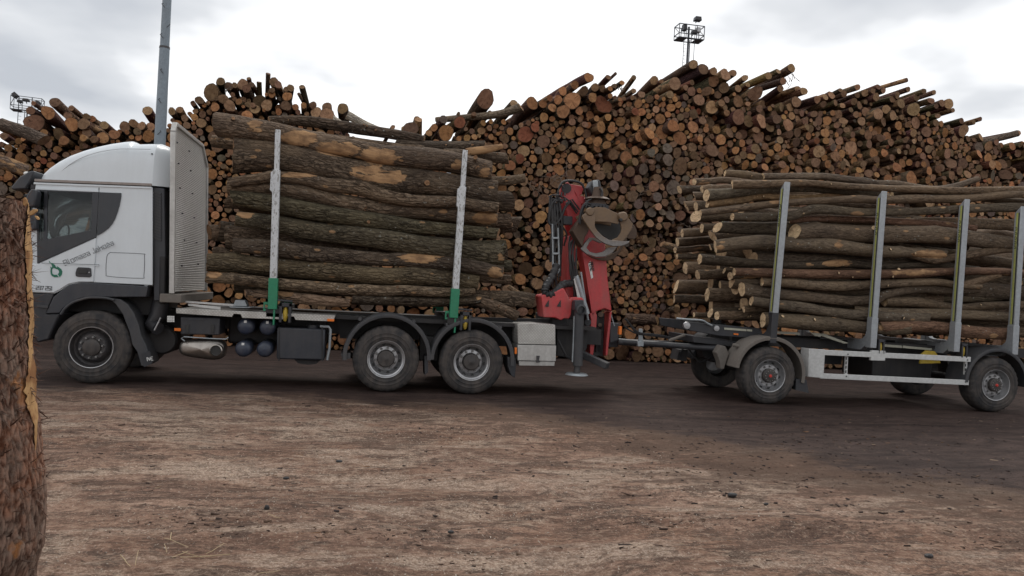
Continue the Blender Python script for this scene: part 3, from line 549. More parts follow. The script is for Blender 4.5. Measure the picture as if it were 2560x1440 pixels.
# fill between and below them, lowest free place first
SKY = [(-400,400),(0,345),(60,325),(90,300),(180,310),(300,345),(370,325),(430,300),(500,262),(540,235),(640,225),(760,260),(800,300),(860,330),(960,355),(1040,345),(1130,320),(1200,312),(1290,295),(1350,275),(1400,232),(1470,215),(1600,225),(1700,215),(1760,200),(1830,215),(1900,245),(1960,240),(2020,262),(2100,255),(2180,240),(2280,260),(2350,285),(2420,322),(2480,338),(2560,336),(2700,345),(3100,420)]
sx = [s_[0] for s_ in SKY]; sy = [s_[1] for s_ in SKY]
prof_x = []; prof_z = []
for x, y in SKY:
    P = pile_pt(x, y+(14 if x > 880 else -2 if x > 430 else 5)); prof_x.append(P.x); prof_z.append(P.z)
def top_at(x): return float(np.interp(x, prof_x, prof_z))
CX = np.array([l['P'][0] for l in LOGS]); CZ = np.array([l['P'][2] for l in LOGS]); CR = np.array([l['r'] for l in LOGS])
fill = []
X0, X1 = -12.5, 27.5; fails = 0; NC = 44
while fails < 60 and len(fill) < 6500:
    xc = rs.uniform(X0, X1); zc = rs.rand()
    u = rs.rand(); r = .048 + .065*u if rs.rand() < (.66 if len(fill) > 350 else .15) else .10+.10*u
    if len(fill) < 1500 and rs.rand() < .03: r = rs.uniform(.2,.3)
    xs_ = rs.uniform(X0, X1, NC) if fails > 20 else np.clip(xc + rs.normal(0, 3, NC), X0, X1)
    best = None
    for x in xs_:
        dx = np.abs(CX-x); m_ = dx < (CR+r)*.96
        if m_.any():
            hh = np.sqrt(np.maximum(0, ((CR[m_]+r)*.96)**2 - dx[m_]**2)); lo = CZ[m_]-hh; hi = CZ[m_]+hh+1e-5
            cand = np.concatenate([[r], hi[hi > r]]); cand.sort(); bad = ((lo[None] < cand[:,None]-1e-5) & (hi[None] > cand[:,None]+1e-5)).any(1); okk = cand[~bad]
            if not len(okk): continue
            z = okk[0]
        else: z = r
        if z + r < top_at(x) and (best is None or z < best[1]): best = (x, z)
    if best is None: fails += 1; continue
    x, z = best; CX = np.append(CX, x); CZ = np.append(CZ, z); CR = np.append(CR, r); fill.append((x, z, r)); fails = 0
print('FILL', len(fill), len(HEADS), fails)
for x, z, r in fill:
    P = (x, PY + PK*z + rs.uniform(-.05,.6)*(.5+.5*math.sin(x*1.3+z*.9)), z)
    pxx = to_px(P)[0]; pyy = to_px(P)[1]
    grey = 1500 < pxx < 1800 and 380 < pyy < 640
    c = rs.choice(['b','g','b','t'], p=[.5,.22,.15,.13]) if grey else rs.choice(['o','t','b','g','r'], p=[.34,.18,.41,.04,.03])
    if c == 'r' and r > .11: c = 'b'
    new_log(P, r*rs.uniform(.84,.95), str(c), False)
# which ones the loads hide
def hid(l):
    x, y = l['px'], l['py']
    if x < -10 or x > 2570 or y > 905: return True
    if 560 < x < 1230 and y > 350 + (x-560)*.05: return True
    if 1830 < x and y > 445 and y < 870: return True
    if 100 < x < 500 and y > 375: return True
    return x < 110 and y > 510
vis = sorted([l for l in LOGS if not hid(l)], key=lambda l: -l['rp'])
solo = set(id(l) for l in vis[:296])
mass = LogMass()
def where(px, py):
    spots = [(60,'by the left floodlights'),(170,'above the front of the cab'),(290,'above the cab roof'),(400,'left of the grey pole'),(520,'right of the grey pole'),(640,'above the lorry load front'),(780,'over the front grey stake'),(940,'in the dip behind the load'),
      (1080,'left of the perched fat log'),(1210,'below the perched fat log'),(1330,'right of the rear lorry stake'),(1430,'behind the red crane top'),(1540,'above the grapple'),(1640,'right of the grapple'),(1740,'under the right floodlights'),(1860,'above the trailer load front'),
      (1990,'over the first trailer stake'),(2130,'between first two trailer stakes'),(2260,'over the second trailer stake'),(2390,'before the third trailer stake'),(2490,'over the third trailer stake'),(9999,'over the rearmost stake')]
    return next(s_ for a, s_ in spots if px < a)
NAMEC = {'o':'orange','t':'pale tan','b':'dull brown','g':'weathered grey','r':'reddish','d':'dark hollow'}
def label_of(l):
    top = float(np.interp(l['px'], sx, sy)); band = l['py']-top
    lay = 'on the skyline' if band < 25 else 'near the top' if band < 90 else 'upper half' if band < 190 else 'halfway down' if band < 330 else 'near ground'
    sz = 'huge' if l['rp'] > 19 else 'thick' if l['rp'] > 13 else 'medium' if l['rp'] > 10 else 'slim'
    if abs(l['px']-1213) < 12 and abs(l['py']-248) < 12: return 'lone fat brown log perched on top of the stack against the sky'
    return f"{sz} log, {NAMEC[l['c']]} end, {lay}, {where(l['px'], l['py'])}"
used = {}
for l in LOGS:
    if id(l) in solo: l['lab'] = label_of(l); used.setdefault(l['lab'], []).append(l)
ORD = ['leftmost', 'second from left', 'third from left', 'fourth from left', 'fifth from left', 'sixth from left', 'seventh from left', 'eighth from left', 'ninth from left', 'tenth from left', 'eleventh from left', 'twelfth from left', 'thirteenth from left', 'fourteenth from left']
for k, v in used.items():
    if len(v) > 1:
        v.sort(key=lambda l: l['px'])
        for i, l in enumerate(v):
            q = k.replace(' log,', ' log (%s),' % ORD[min(i, 13)]); l['lab'] = q if len(q.split()) <= 16 else q.replace(' end,', ',')
for l in LOGS:
    P0 = l['P']; yw, pt_ = l['yaw'], l['pitch']; d = np.array([math.sin(yw), math.cos(yw), math.tan(pt_)]); d /= np.linalg.norm(d)
    if id(l) in solo:
        m = 7; t = np.linspace(0, l['L'], m)[:,None]; P = P0 + d*t + np.outer(np.sin(np.linspace(0,3.1,m)), [rs.normal(0,.03),0,rs.normal(0,.03)])
        rad = l['r']*np.linspace(1., rs.uniform(.8,1.02), m)
    else: P = np.array([P0, P0+d*.8, P0+d*l['L']]); rad = np.array([l['r'], l['r']*rs.uniform(.93,1), l['r']*.85])
    base = CUTS[l['c']]; q = rs.uniform(.72,1.22); cut = tuple(min(.7, b_*q*rs.uniform(.93,1.07)) for b_ in base)
    bark = tuple(x*rs.uniform(.8,1.25) for x in BARKS[rs.randint(5)]); peel = rs.choice([.2,.38,.5], p=[.5,.3,.2])
    if id(l) in solo: add_log('stacked_log', P, rad, 14, rs, bark, cut, peel, l['lab'], 'log', 'logs in the big stack behind the lorry', lump=.035, oval=.05)
    else: mass.add(P, rad, 9, rs, bark, cut, peel, ends=(1,0))
mass.build('sawn_log_heap', 'heap of many smaller sawn logs between the larger ones')
# the second rank of logs that closes the heap from behind
back = LogMass()
for z in np.arange(.3, 9, .5):
    for x in np.arange(X0, X1, .56):
        xx = x + rs.uniform(-.15,.15)
        if z + .08 > top_at(xx): continue
        P0 = np.array([xx, PY+PK*z+1.7+rs.uniform(0,.5), z]); d = np.array([rs.normal(0,.15),1,rs.normal(-.02,.05)])
        back.add(np.array([P0, P0+d*3.5]), [.31,.3], 8, rs, BARKS[rs.randint(5)], CUTS['b'], .2, ends=(1,0))
back.build('rear_log_rank', 'second rank of logs deeper inside the stack')
def pix_log(name, pl, d, rp0, rp1, bark, cut, label, peel=.3, nseg=14, lump=.05):
    """a log along picture points at stack depth d (offsets from the stack's leaning front)"""
    q = [np.array(pile_pt(x, y, dd)) for (x, y), dd in zip(pl, d)]; P = cr_spline(q, 6); z0 = (Vector(q[0])-CAM).dot(fw)
    return add_log(name, P, np.linspace(rp0, rp1, len(P))*z0/FPX, nseg, rs, bark, cut, peel, label, 'log', lump=lump)
WB = (.42,.38,.32)
pix_log('stacked_log', [(868,288),(915,312),(982,338)], (-.5,-.45,-.3), 11, 7, WB, CUTS['t'], 'peeled pale birch log sloping down from the heap toward the dip')
pix_log('stacked_log', [(835,300),(880,325),(930,335)], (-.55,-.5,-.4), 9, 7, WB, CUTS['t'], 'shorter whitish birch log lying below the sloping pale one')
pix_log('stacked_log', [(1042,298),(1036,318),(1030,330)], (.2,.9,1.4), 8, 9, (.5,.47,.42), CUTS['t'], 'white birch tip pointing up behind the dark split log')
pix_log('stacked_log', [(1303,268),(1250,285),(1150,295),(1090,300)], (-.5,-.2,.2,.5), 11, 7, (.2,.16,.12), CUTS['t'], 'long rough log lying across the shoulder under the lone fat log')
pix_log('stacked_log', [(0,308),(60,330),(110,352)], (-.8,-.8,-.8), 14, 16, (.14,.11,.09), CUTS['b'], 'big rough log lying sideways at the left end of the stack')
pix_log('stacked_log', [(-40,395),(20,410),(70,428)], (-.9,-.8,-.7), 18, 15, (.20,.15,.12), CUTS['b'], 'thick stripped trunk lying sideways left of the white cab', .5)
pix_log('stacked_log', [(1655,610),(1700,625),(1740,650)], (-.7,-.6,-.5), 8, 10, (.2,.15,.11), CUTS['t'], 'split log sloping down behind the front of the trailer load', .5)
pix_log('stacked_log', [(1640,800),(1590,798),(1565,795)], (-1.2,-1.0,-.9), 13, 13, (.13,.09,.07), CUTS['t'], 'ragged-ended log lying sideways above the drawbar', .2)
pix_log('stacked_log', [(1330,752),(1300,735),(1270,715)], (-.9,-.9,-.9), 7, 6, (.25,.18,.12), CUTS['t'], 'slim stripped log leaning behind the lorry load tail', .5)
pix_log('stacked_log', [(2545,333),(2500,345),(2440,358)], (-.4,-.1,.2), 8, 8, (.19,.15,.12), CUTS['t'], 'long log sticking out over the right end of the stack')
# root tangles and twigs caught in the heap
b = MB()
for cx, cy, n, l in ((1395,440,14,38),(1340,470,10,26),(1560,230,10,24),(1980,205,8,26),(1620,480,8,26),(640,420,8,20),(1730,560,7,28),(2230,480,7,24),(1660,700,6,18),(560,230,5,14)):
    for _ in range(n):
        a = rs.uniform(-2.6,-.3) if cy < 300 else rs.uniform(0,6.28); q = []; ll = l*rs.uniform(.5,1.1); x0, y0 = cx+rs.normal(0,10), cy+rs.normal(0,8)
        for i in range(4): q.append(pile_pt(x0+math.cos(a)*ll*i/3+rs.normal(0,1), y0+math.sin(a)*ll*i/3+rs.normal(0,1), -.1+rs.uniform(-.05,.05)))
        b.tube(q, [.012,.009,.006,.003], 4)
o = b.build('loose_twigs', paint('twig_bark', (.14,.10,.075), .9, 0, .2), fr=Frame(0,0,0)); o['kind'] = 'stuff'; o['label'] = 'thin twigs and root ends sticking out of the log stack'
# ================================================================== shared lorry pieces
def wheel(parent, cx, cz, y, Rw, wid, style, side=1, near=True, flip=False):
    """wheel whose outer face stands at depth y; flip turns the outer face away (far side)"""
    w_ = sub('wheel', parent, (cx, y, cz)); s = -1 if flip else 1; Y = lambda v: v*s
    n = 96; rr = Rw*.56
    prof = [(rr*.98, .035), (rr*1.0, .012), (rr*1.10, .002), (Rw*.66, -.004), (Rw*.675, -.010), (Rw*.69, -.004), (Rw*.77, -.004), (Rw*.785, -.009), (Rw*.80, -.002), (Rw*.84, .000), (Rw*.90, .010), (Rw*.955, .030), (Rw*.985, .052), (Rw, .085), (Rw, wid*.5), (Rw, wid-.085), (Rw*.955, wid-.03), (Rw*.84, wid), (rr, wid-.02), (rr*.98, wid-.06)]
    def mod(k, j): return (-.014 if (k % 3 == 0) else 0.) if j in (11, 12, 14) else (-.008 if k % 3 == 0 and j == 10 else 0.)
    b = MB(); b.lathe([(r, Y(v)) for r, v in prof], cx, cz, n, y, mod)
    # circumferential tread grooves
    b.build('tyre', M_tyre, w_, ang=50)
    mr = {'front': M_rimd, 'rear': M_rim, 'trailer': M_rim}[style]
    b = MB()
    if style == 'front':
        b.lathe([(r*rr, Y(v)) for r, v in ((1.01,.012),(1.0,.004),(.965,.006),(.95,.05),(.90,.11),(.80,.13),(.70,.075),(.62,.04),(.60,.035),(.30,.035),(.01,.035))], cx, cz, 64, y)
    elif style == 'rear':
        b.lathe([(r*rr, Y(v)) for r, v in ((1.01,.012),(1.0,.0),(.965,.002),(.94,.03),(.87,.04),(.84,.08),(.80,.16),(.72,.20),(.66,.17),(.62,.165),(.2,.165),(.01,.165))], cx, cz, 64, y)
    else:
        b.lathe([(r*rr, Y(v)) for r, v in ((1.01,.012),(1.0,.0),(.965,.004),(.94,.05),(.90,.10),(.83,.13),(.76,.11),(.70,.07),(.66,.06),(.2,.06),(.01,.06))], cx, cz, 64, y)
    b.build('rim', mr, w_, ang=30)
    if style != 'trailer' or True:
        b = MB(); b.lathe([(1.012*rr, Y(.010)), (1.005*rr, Y(-.006)), (.972*rr, Y(-.004)), (.965*rr, Y(.012))], cx, cz, 64, y); b.build('rim_edge', M_rim, w_, ang=30)
    b = MB(); b2 = MB()
    if style == 'front':
        b.lathe([(r, Y(v)) for r, v in ((.13,.035),(.125,.0),(.10,-.012),(.05,-.016),(.001,-.017))], cx, cz, 32, y); hub = M_hub; rb, yb, hb = .158, .035, .05
        for k in range(10):
            a = 2*math.pi*k/10; 
    elif style == 'rear':
        b.lathe([(r, Y(v)) for r, v in ((.145,.165),(.14,.06),(.13,.03),(.118,.022),(.05,.02),(.03,.012),(.001,.012))], cx, cz, 32, y); hub = M_hub; rb, yb, hb = .172, .165, .04
    else:
        b.lathe([(r, Y(v)) for r, v in ((.128,.06),(.124,.00),(.112,-.012),(.06,-.02),(.001,-.022))], cx, cz, 32, y); hub = M_hub; rb, yb, hb = .165, .06, .03
    b.build('hub', hub, w_, ang=30)
    if near:
        for k in range(10):
            a = 2*math.pi*(k+.3)/10; x, z = cx+rb*math.cos(a), cz+rb*math.sin(a)
            b2.cyl((x, y+Y(yb+.005), z), (x, y+Y(yb-hb), z), .018 if style != 'front' else .022, .016, 6)
            b2.cyl((x, y+Y(yb+.005), z), (x, y+Y(yb-.006), z), .022, .022, 10)
        b2.build('wheel_nuts', M_nut, w_, ang=30)['kind'] = 'stuff'
        b3 = MB(); rv = .79*rr if style != 'front' else .81*rr; yv = {'front': .128, 'rear': .155, 'trailer': .118}[style]
        for k in range(10):
            a = 2*math.pi*(k+.8)/10; x, z = cx+rv*math.cos(a), cz+rv*math.sin(a)
            b3.lathe([(.028, Y(-.004)), (.024, Y(-.007)), (.001, Y(-.007))], x, z, 14, y+Y(yv))
        b3.build('hand_holes', M_txtb, w_, ang=30)['kind'] = 'stuff'
        if style == 'trailer':
            b4 = MB()
            for k in range(12):
                a = 2*math.pi*k/12; x, z = cx+.09*math.cos(a), cz+.09*math.sin(a); b4.cyl((x, y+Y(-.008), z), (x, y+Y(-.026), z), .009, .009, 6)
            b4.build('hub_bolts', M_nut, w_, ang=30)['kind'] = 'stuff'
            b5 = MB(); b5.lathe([(.03, Y(-.018)), (.024, Y(-.034)), (.001, Y(-.037))], cx, cz, 20, y); b5.build('hub_cap', M_redp, w_, ang=30)
    return w_
def mudguard(name, parent, cx, cz, r, a0, a1, y0, y1, mat, lip=.055, label=None):
    n = 28; b = MB(); t = .014
    prof = [(r-lip, y0), (r-lip, y0+.012), (r-.02, y0+.014), (r-.004, y0+.03), (r-.004, y1), (r+t, y1), (r+t, y0+.02), (r+.004, y0-.004), (r-.02, y0-.008)]
    m = len(prof); vs = []
    for i in range(n+1):
        a = R(a0+(a1-a0)*i/n)
        for rr, yy in prof: vs.append((cx+rr*math.cos(a), yy, cz+rr*math.sin(a)))
    fs = [(i*m+j, (i+1)*m+j, (i+1)*m+(j+1)%m, i*m+(j+1)%m) for i in range(n) for j in range(m)] + [tuple(range(m)), tuple(n*m+j for j in range(m-1,-1,-1))]
    b.add(vs, fs); return b.build(name, mat, parent, label, ang=40)
GL = {'B':['00,06,36,45,44,33,03','33,42,41,30,00'],'i':['00,04','05,06'],'o':['00,04,34,30,00'],'m':['00,04,44,40','24,20'],'a':['04,34,30,00,02,32'],'s':['30,00,02,32,34,04'],
 'S':['30,00,02,32,34,04','15,25'],'J':['01,00,20,26'],'k':['00,06','03,13,33,34','13,33,30'],'2':['06,36,33,03,00,30'],'3':['06,36,30,00','03,33'],'7':['06,36,10'],'5':['36,06,03,33,30,00'],'1':['05,16,10'],
 '+':['23,03','12,14'],'P':['00,06,36,33,03'],'E':['36,06,00,30','03,23'],'N':['00,06,30,36'],'Z':['06,36,00,30'],'I':['00,06'],'V':['06,20,46'],'C':['36,06,00,30'],'O':['00,06,36,30,00'],' ':[]}
def lettering(name, text, p0, ang, h, mat, parent, y, wgt=.16, adv=1.0, slant=0.):
    """stroke letters on the upright plane y, base line from p0 = (x, z) at angle ang"""
    b = MB(); u = h/6; X = 0; ca, sa = math.cos(ang), math.sin(ang)
    for ch in text:
        g = GL[ch]; wd = 0
        for st in g:
            P = [(int(q[0]), int(q[1])) for q in st.split(',')]; wd = max(wd, max(q[0] for q in P))
            for (a, c), (d, e_) in zip(P[:-1], P[1:]):
                v = []
                for (g0, g1) in ((a, c), (d, e_)):
                    lx, lz = (X+g0+slant*g1)*u, g1*u; v.append((p0[0]+lx*ca-lz*sa, y, p0[1]+lx*sa+lz*ca))
                dd = (Vector(v[1])-Vector(v[0])).normalized()*h*wgt/2; b.beam(Vector(v[0])-dd, Vector(v[1])+dd, .003, h*wgt)
        X += (wd or 1) + 2.0*adv
    return b.build(name, mat, parent, ang=0)
SCARS = [(618,300,660,334),(700,324,788,362),(792,350,905,392),(895,368,1002,412),(1128,398,1156,425),(1198,405,1228,448),(868,413,962,450),(900,422,1014,460),(1183,529,1243,562),(1092,522,1121,534),(592,520,635,545),(996,634,1099,662),(1215,668,1258,700),
 (514,678,551,699),(530,344,587,372),(694,724,731,741),(700,428,790,446),(1240,632,1262,655),(1190,735,1204,752),(2086,598,2112,620),(2058,648,2130,668),(2126,527,2158,540),(2286,626,2368,647),(2222,674,2338,690),(2470,832,2498,847),(1990,604,2012,616),(2196,812,2212,828),(2344,740,2362,752),(1920,500,1950,512),(1790,612,1812,626),(2010,656,2040,668),(2440,712,2452,724),(1845,748,1870,762)]
def scarred(base):
    def f(V, P):
        D_ = V - np.array(CAM); z = D_ @ np.array(fw); x = 1280+FPX*(D_@np.array(rt))/z; y = 720-FPX*(D_@np.array(up))/z
        n = len(V)//len(P); C_ = np.repeat(np.asarray(P), n, 0); face = ((V-C_)*(-D_)).sum(1) > 0
        pe2 = np.full(len(V), base)
        for x0, y0, x1, y1 in SCARS:
            u = np.abs(x-(x0+x1)/2)/((x1-x0)/2); v = np.abs(y-(y0+y1)/2)/((y1-y0)/2); k = np.clip((1.45-np.sqrt(u**2*.8+v**2*.8))*1.15, 0, 1)
            pe2 = np.where(face, np.maximum(pe2, base+(.585-base)*k), pe2)
        return pe2
    return f
def load_log(name, P2, d, label, bark, cut, peel, group, dd=0., n=6, lump=.05, cat='log', nseg=18, tail=None, mat=None):
    """P2: picture points (x, y, half thickness); d: depth of the axis behind the near side; tail: extend by metres along the load"""
    q = []; rr = []
    for i, (x, y, r) in enumerate(P2):
        dep = d + dd*i/max(1, len(P2)-1); rm = r/scale(x, y, dep); q.append(at3(x, y, dep)); rr.append(rm)
    if tail:
        a = Vector(q[-1]); sg = 1 if tail > 0 else -1
        dz = rs.normal(0, .02); k = max(2, int(abs(tail)/1.0))
        for i in range(1, k+1): q.append((a.x+tail*i/k, a.y+rs.normal(0,.02), a.z+dz*tail*i/k+rs.normal(0,.015))); rr.append(rr[-1]*.985)
    Q = cr_spline(q, 12); RR = cr_spline([(v,) for v in rr], 12)[:,0]
    s_ = np.concatenate([[0], np.cumsum(np.linalg.norm(np.diff(Q, axis=0), axis=1))]); u_ = np.linspace(0, s_[-1], max(6, int(s_[-1]/.055)))
    Q = np.stack([np.interp(u_, s_, Q[:,k]) for k in range(3)], 1); RR = np.interp(u_, s_, RR)
    Q[:,2] += RR.mean()*.07*np.sin(u_*rs.uniform(1.5,3)+rs.rand()*6)*np.minimum(1, u_/.5); Q[:,1] += RR.mean()*.2*np.sin(u_*rs.uniform(1.2,2.6)+rs.rand()*6)
    Q = np.array([tuple(FR.w(v)) for v in Q])
    k_ = rs.uniform(.78,1.28); bark = tuple(v*k_*rs.uniform(.985,1.015) for v in bark)
    if d < .5 or x < 600: peel = scarred(min(peel, .30))
    o = add_log(name, Q, RR, nseg, rs, bark, cut, peel, label, cat, group, lump=lump, ragged=.06, oval=.045, knots=int(u_[-1]*rs.uniform(.5,1.4)), mat=mat)
    for _ in range(rs.poisson(1.1)):
        i = rs.randint(4, max(5, len(Q)-4)); i = min(i, len(Q)-1); an = rs.uniform(-.5, 1.1); out_ = -FR.v*math.cos(an) + Vector((0,0,1))*math.sin(an); out_ = (out_ + FR.u*rs.uniform(-.9,.9)).normalized()
        p0 = Vector(Q[i]) + out_*RR[i]*.7; rr_ = RR[i]*rs.uniform(.16,.30); ln = RR[i]*rs.uniform(.35,.8)
        V, bk, F, caps = log_arrays([p0, p0+out_*ln*.6, p0+out_*ln], [rr_*1.5, rr_*1.05, rr_], 9, rs, .03, (0,1), .1, .1)
        st = LogMass(); st.add(np.array([p0, p0+out_*ln*.6, p0+out_*ln]), [rr_*1.5, rr_*1.05, rr_], 9, rs, bark, cut, .1, ends=(0,1))
        o0 = Vector(o['_w']); me = mesh_from('branch_stub', np.vstack(st.V)-np.array(o0), np.vstack(st.Q), np.vstack(st.Tr), np.vstack(st.B), np.vstack(st.T), np.concatenate(st.Pe), M_bark, True, np.concatenate(st.mq+st.mt), [M_bark, M_cut])
        ch = bpy.data.objects.new('branch_stub', me); ch.parent = o; COL.objects.link(ch)
    return o
OAK = [(.140,.104,.076),(.118,.089,.066),(.155,.113,.081),(.102,.080,.061),(.136,.105,.077)]
# ================================================================== the lorry
use(TRUCK)
lorry = thing('timber_lorry', 'white high-roofed timber lorry with three axles, loaded with thick logs', 'lorry', (-4.02, 1.25, 0))
XF = -5.12
# --- cab shell
win = pts([(97,474),(231,480),(229,577),(99,602)]); 
side = pts([(86,457),(379,468),(379,713),(232,706),(200,706),(170,712),(148,727),(133,734),(74,731),(73,600),(78,520)])
b = MB(); b.prism(side, .045, .085, [win]); b.build('cab_side', M_white, lorry, bevel=.008)
b = MB(); b.prism(side, 2.41, 2.45, [win]); b.build('cab_side', M_white, lorry)
zt = at(86,457)[1]; zb = 1.50; xr = at(379,468)[0]
b = MB(); b.box(xr-.05, xr, .085, 2.41, zb, zt); b.build('cab_rear_wall', M_white, lorry)
b = MB(); b.box(XF+.05, xr-.05, .085, 2.41, zb-.05, zb); b.build('cab_floor', M_in, lorry)
b = MB(); b.box(XF+.12, xr-.05, .085, 2.41, zt-.08, zt-.02); b.build('headlining', M_in, lorry)
fx0, fz0 = at(73,600); fx1, fz1 = at(86,457)
b = MB(); b.box(XF, XF+.06, .085, 2.41, .95, 1.98); b.build('front_panel', M_white, lorry, bevel=.01)
ws = MB(); ws.add([(XF+.02,.09,1.98),(XF+.02,2.41,1.98),(fx1+.02,2.41,fz1-.03),(fx1+.02,.09,fz1-.03)], [(0,1,2,3)]); g = ws.build('windscreen', M_glass, lorry); md = g.modifiers.new('thick','SOLIDIFY'); md.thickness = .008
b = MB(); b.box(XF+.06, XF+.55, .1, 2.4, 1.95, 2.15); b.build('dashboard', M_in, lorry, bevel=.03)
for yy in (.35, 1.55):
    st = sub('seat', lorry, (-4.2, yy, 1.55)); b = MB(); b.box(-4.45,-3.95,yy,yy+.5,1.75,1.9); b.build('seat_base', M_seat, st, bevel=.04)
    b = MB(); b.prism([(-4.02,1.85),(-3.88,1.85),(-3.75,2.6),(-3.86,2.62)], yy+.02, yy+.48); b.build('backrest', M_seat, st, bevel=.03)
b = MB(); b.tube([(-4.72+.10*math.cos(a)*.5, .6+.22*math.sin(a), 2.2+.2*math.cos(a)) for a in np.linspace(0, 2*math.pi, 25)], .014, 6, False); b.build('steering_wheel', M_blk, lorry)
# --- roof fairing
RP = [(83,456),(90,443),(100,431),(114,418),(135,402),(160,387),(190,375),(222,365),(255,357.5),(285,353),(304,351),(309,353),(314,359),(350,358),(377,358)]
rp = [at(x, y, .55) for x, y in RP]; xs0 = at(83,456)[0]; zb0 = at(86,455)[1]; zb1 = at(378,463)[1]; xe = at(378,463)[0]
def base_z(x): return zb0 + (zb1-zb0)*(x-xs0)/(xe-xs0)
secs = []
for i, (x, z) in enumerate(rp):
    wd = 1.20 if i > 3 else [.98, 1.07, 1.14, 1.18][i]
    secs.append((xs0+(xe-xs0)*(x-rp[0][0])/(rp[-1][0]-rp[0][0]), max(z, base_z(x)+.02), wd))
secs += [(xe+.10, secs[-1][1]-.03, 1.12), (xe+.22, secs[-1][1]-.10, 1.03)]
def fair(i, v):
    x, zt_, wd = secs[i]; a = math.pi*v; zb_ = base_z(x)
    c, s_ = math.cos(a), math.sin(a); e_ = .34
    yy = 1.245 - wd*(abs(c)**e_)*(1 if c > 0 else -1); zz_ = zb_ + (zt_-zb_)*(s_**(e_*1.15) if s_ > 0 else 0)
    return (x, yy + .05*(zz_-zb_)*(1 if c > 0 else -1)*min(1, abs(c)*3), zz_)
nv = 41; b = MB(); vs = [fair(i, j/(nv-1)) for i in range(len(secs)) for j in range(nv)]
fs = [(i*nv+j, i*nv+j+1, (i+1)*nv+j+1, (i+1)*nv+j) for i in range(len(secs)-1) for j in range(nv-1)] + [tuple((len(secs)-1)*nv+j for j in range(nv)), tuple(range(nv-1,-1,-1))]
b.add(vs, fs); b.build('roof_fairing', M_whiteg, lorry, ang=32)
# moulded crease and edges on the fairing side
b = MB(); q = [at3(x, y, .028) for x, y in ((206,447),(222,425),(245,404),(270,390),(300,379),(335,373),(372,371))]; 
b.tube([(p[0], .062, p[2]) for p in map(tuple, cr_spline([at3(x, y, .03) for x, y in ((150,428),(175,408),(210,390),(250,378),(290,372),(315,371),(375,372))], 5))], .008, 6); b.build('crease', M_whiteg, lorry)
b = MB()
for x, y in ((380,385),(380,402),(381,420),(381,436),(384,442),(400,412),(405,442),(412,413)): X, Z = at(x, y, .1); b.cyl((X, .10+(x-379)*.004, Z), (X+.004, .08+(x-379)*.004, Z), .012, .012, 8)
b.build('rivets', M_blk, lorry)['kind'] = 'stuff'
def strip(name, P0, P1, h, y0, y1, mat, bev=0, label=None):
    x0, z0 = at(*P0, y0); x1, z1 = at(*P1, y0); hh = h/scale(P0[0], P0[1], y0)
    b = MB(); b.prism([(x0, z0), (x1, z1), (x1, z1-hh), (x0, z0-hh)], y0, y1); return b.build(name, mat, lorry, label, bevel=bev)
strip('gutter', (86,447), (379,458.5), 6.5, .024, .09, M_band, .004)
strip('gutter_seal', (86,453.5), (379,465), 1.6, .036, .09, M_blk)
strip('gutter', (84,455.5), (379,467), 5, .030, .09, M_white, .004, 'white lower gutter')
# --- door (a panel of its own with a gap round it)
door = MB(); dl = pts([(92,661),(240,595),(238.5,640),(233.5,704.5),(200,704),(172,709),(149,724),(133,731.5),(76,729),(75,662)], .03)
door.prism(dl, .025, .044); door = door.build('door', M_white, lorry, bevel=.006)
b = MB(); b.prism(pts([(91,470),(246,476),(246,480),(91,473.5)], .02), .020, .044); b.build('door_top_rail', M_white, door)
b = MB(); b.prism(pts([(91,474),(246.5,480.5),(240.5,593),(93,659)], .02), .016, .044, [pts([(119,479),(230,483.5),(228.5,575),(117.5,598)], .02), pts([(96,479),(110,479.5),(108.5,600),(97,602)], .02)]); b.build('window_surround', M_blackgloss, door, bevel=.004)
b = MB(); b.prism(pts([(96,477),(231,481),(229.5,577),(96,603)], .03), .030, .036); b.build('window_pane', M_glass, door)
hd = pts([(192,672),(196,668),(222,669),(228,671),(229,690),(226,693),(196,692),(190,690),(189,683)], .02)
b = MB(); b.prism(hd, .006, .03); hdl = b.build('door_handle', M_blk, door, bevel=.006)
b = MB(); b.prism(pts([(197,673),(218,674),(217,685),(196,684)], .0), -.002, .01); b.build('grip', M_txtb, hdl, bevel=.003)
b = MB(); b.cyl(at3(223,681,.008), at3(223,681,-.004), .010, .010, 12); b.build('lock', M_rim, hdl)
# rear quarter: black film shape and white panel lines
fl = [(248.5,480.5),(303,482.5),(303,490),(301,502),(298,516),(294,530),(288,546),(281,559),(272,570),(262,578),(252,584.5),(242.5,589)]
b = MB(); b.prism(pts(fl, .03), .030, .045); b.build('side_film', M_blackgloss, lorry)
hatch_o = cr_spline([at(x, y, .04) for x, y in ((275,631),(354,634.5),(361,641),(359.5,688),(352,695.5),(274,691),(265,682),(267,641),(275,631))], 4)
b = MB(); b.tube([(p[0], .044, p[1]) for p in hatch_o], .0045, 5, False); b.build('hatch_seam', M_txt, lorry)
for P0, P1 in (((247.7,469),(233,705)),): 
    b = MB(); b.beam(at3(*P0, .044), at3(*P1, .044), .006, .010, (1,0,0)); b.build('door_seam', M_txtb, lorry)
b = MB(); b.beam(at3(104,657.5,.024), at3(248,662,.024), .004, .008); b.build('body_line', M_txt, lorry)
b = MB(); b.beam(at3(110,659.5,.024), at3(246,664,.024), .010, .012); b.build('body_line', M_white, lorry)
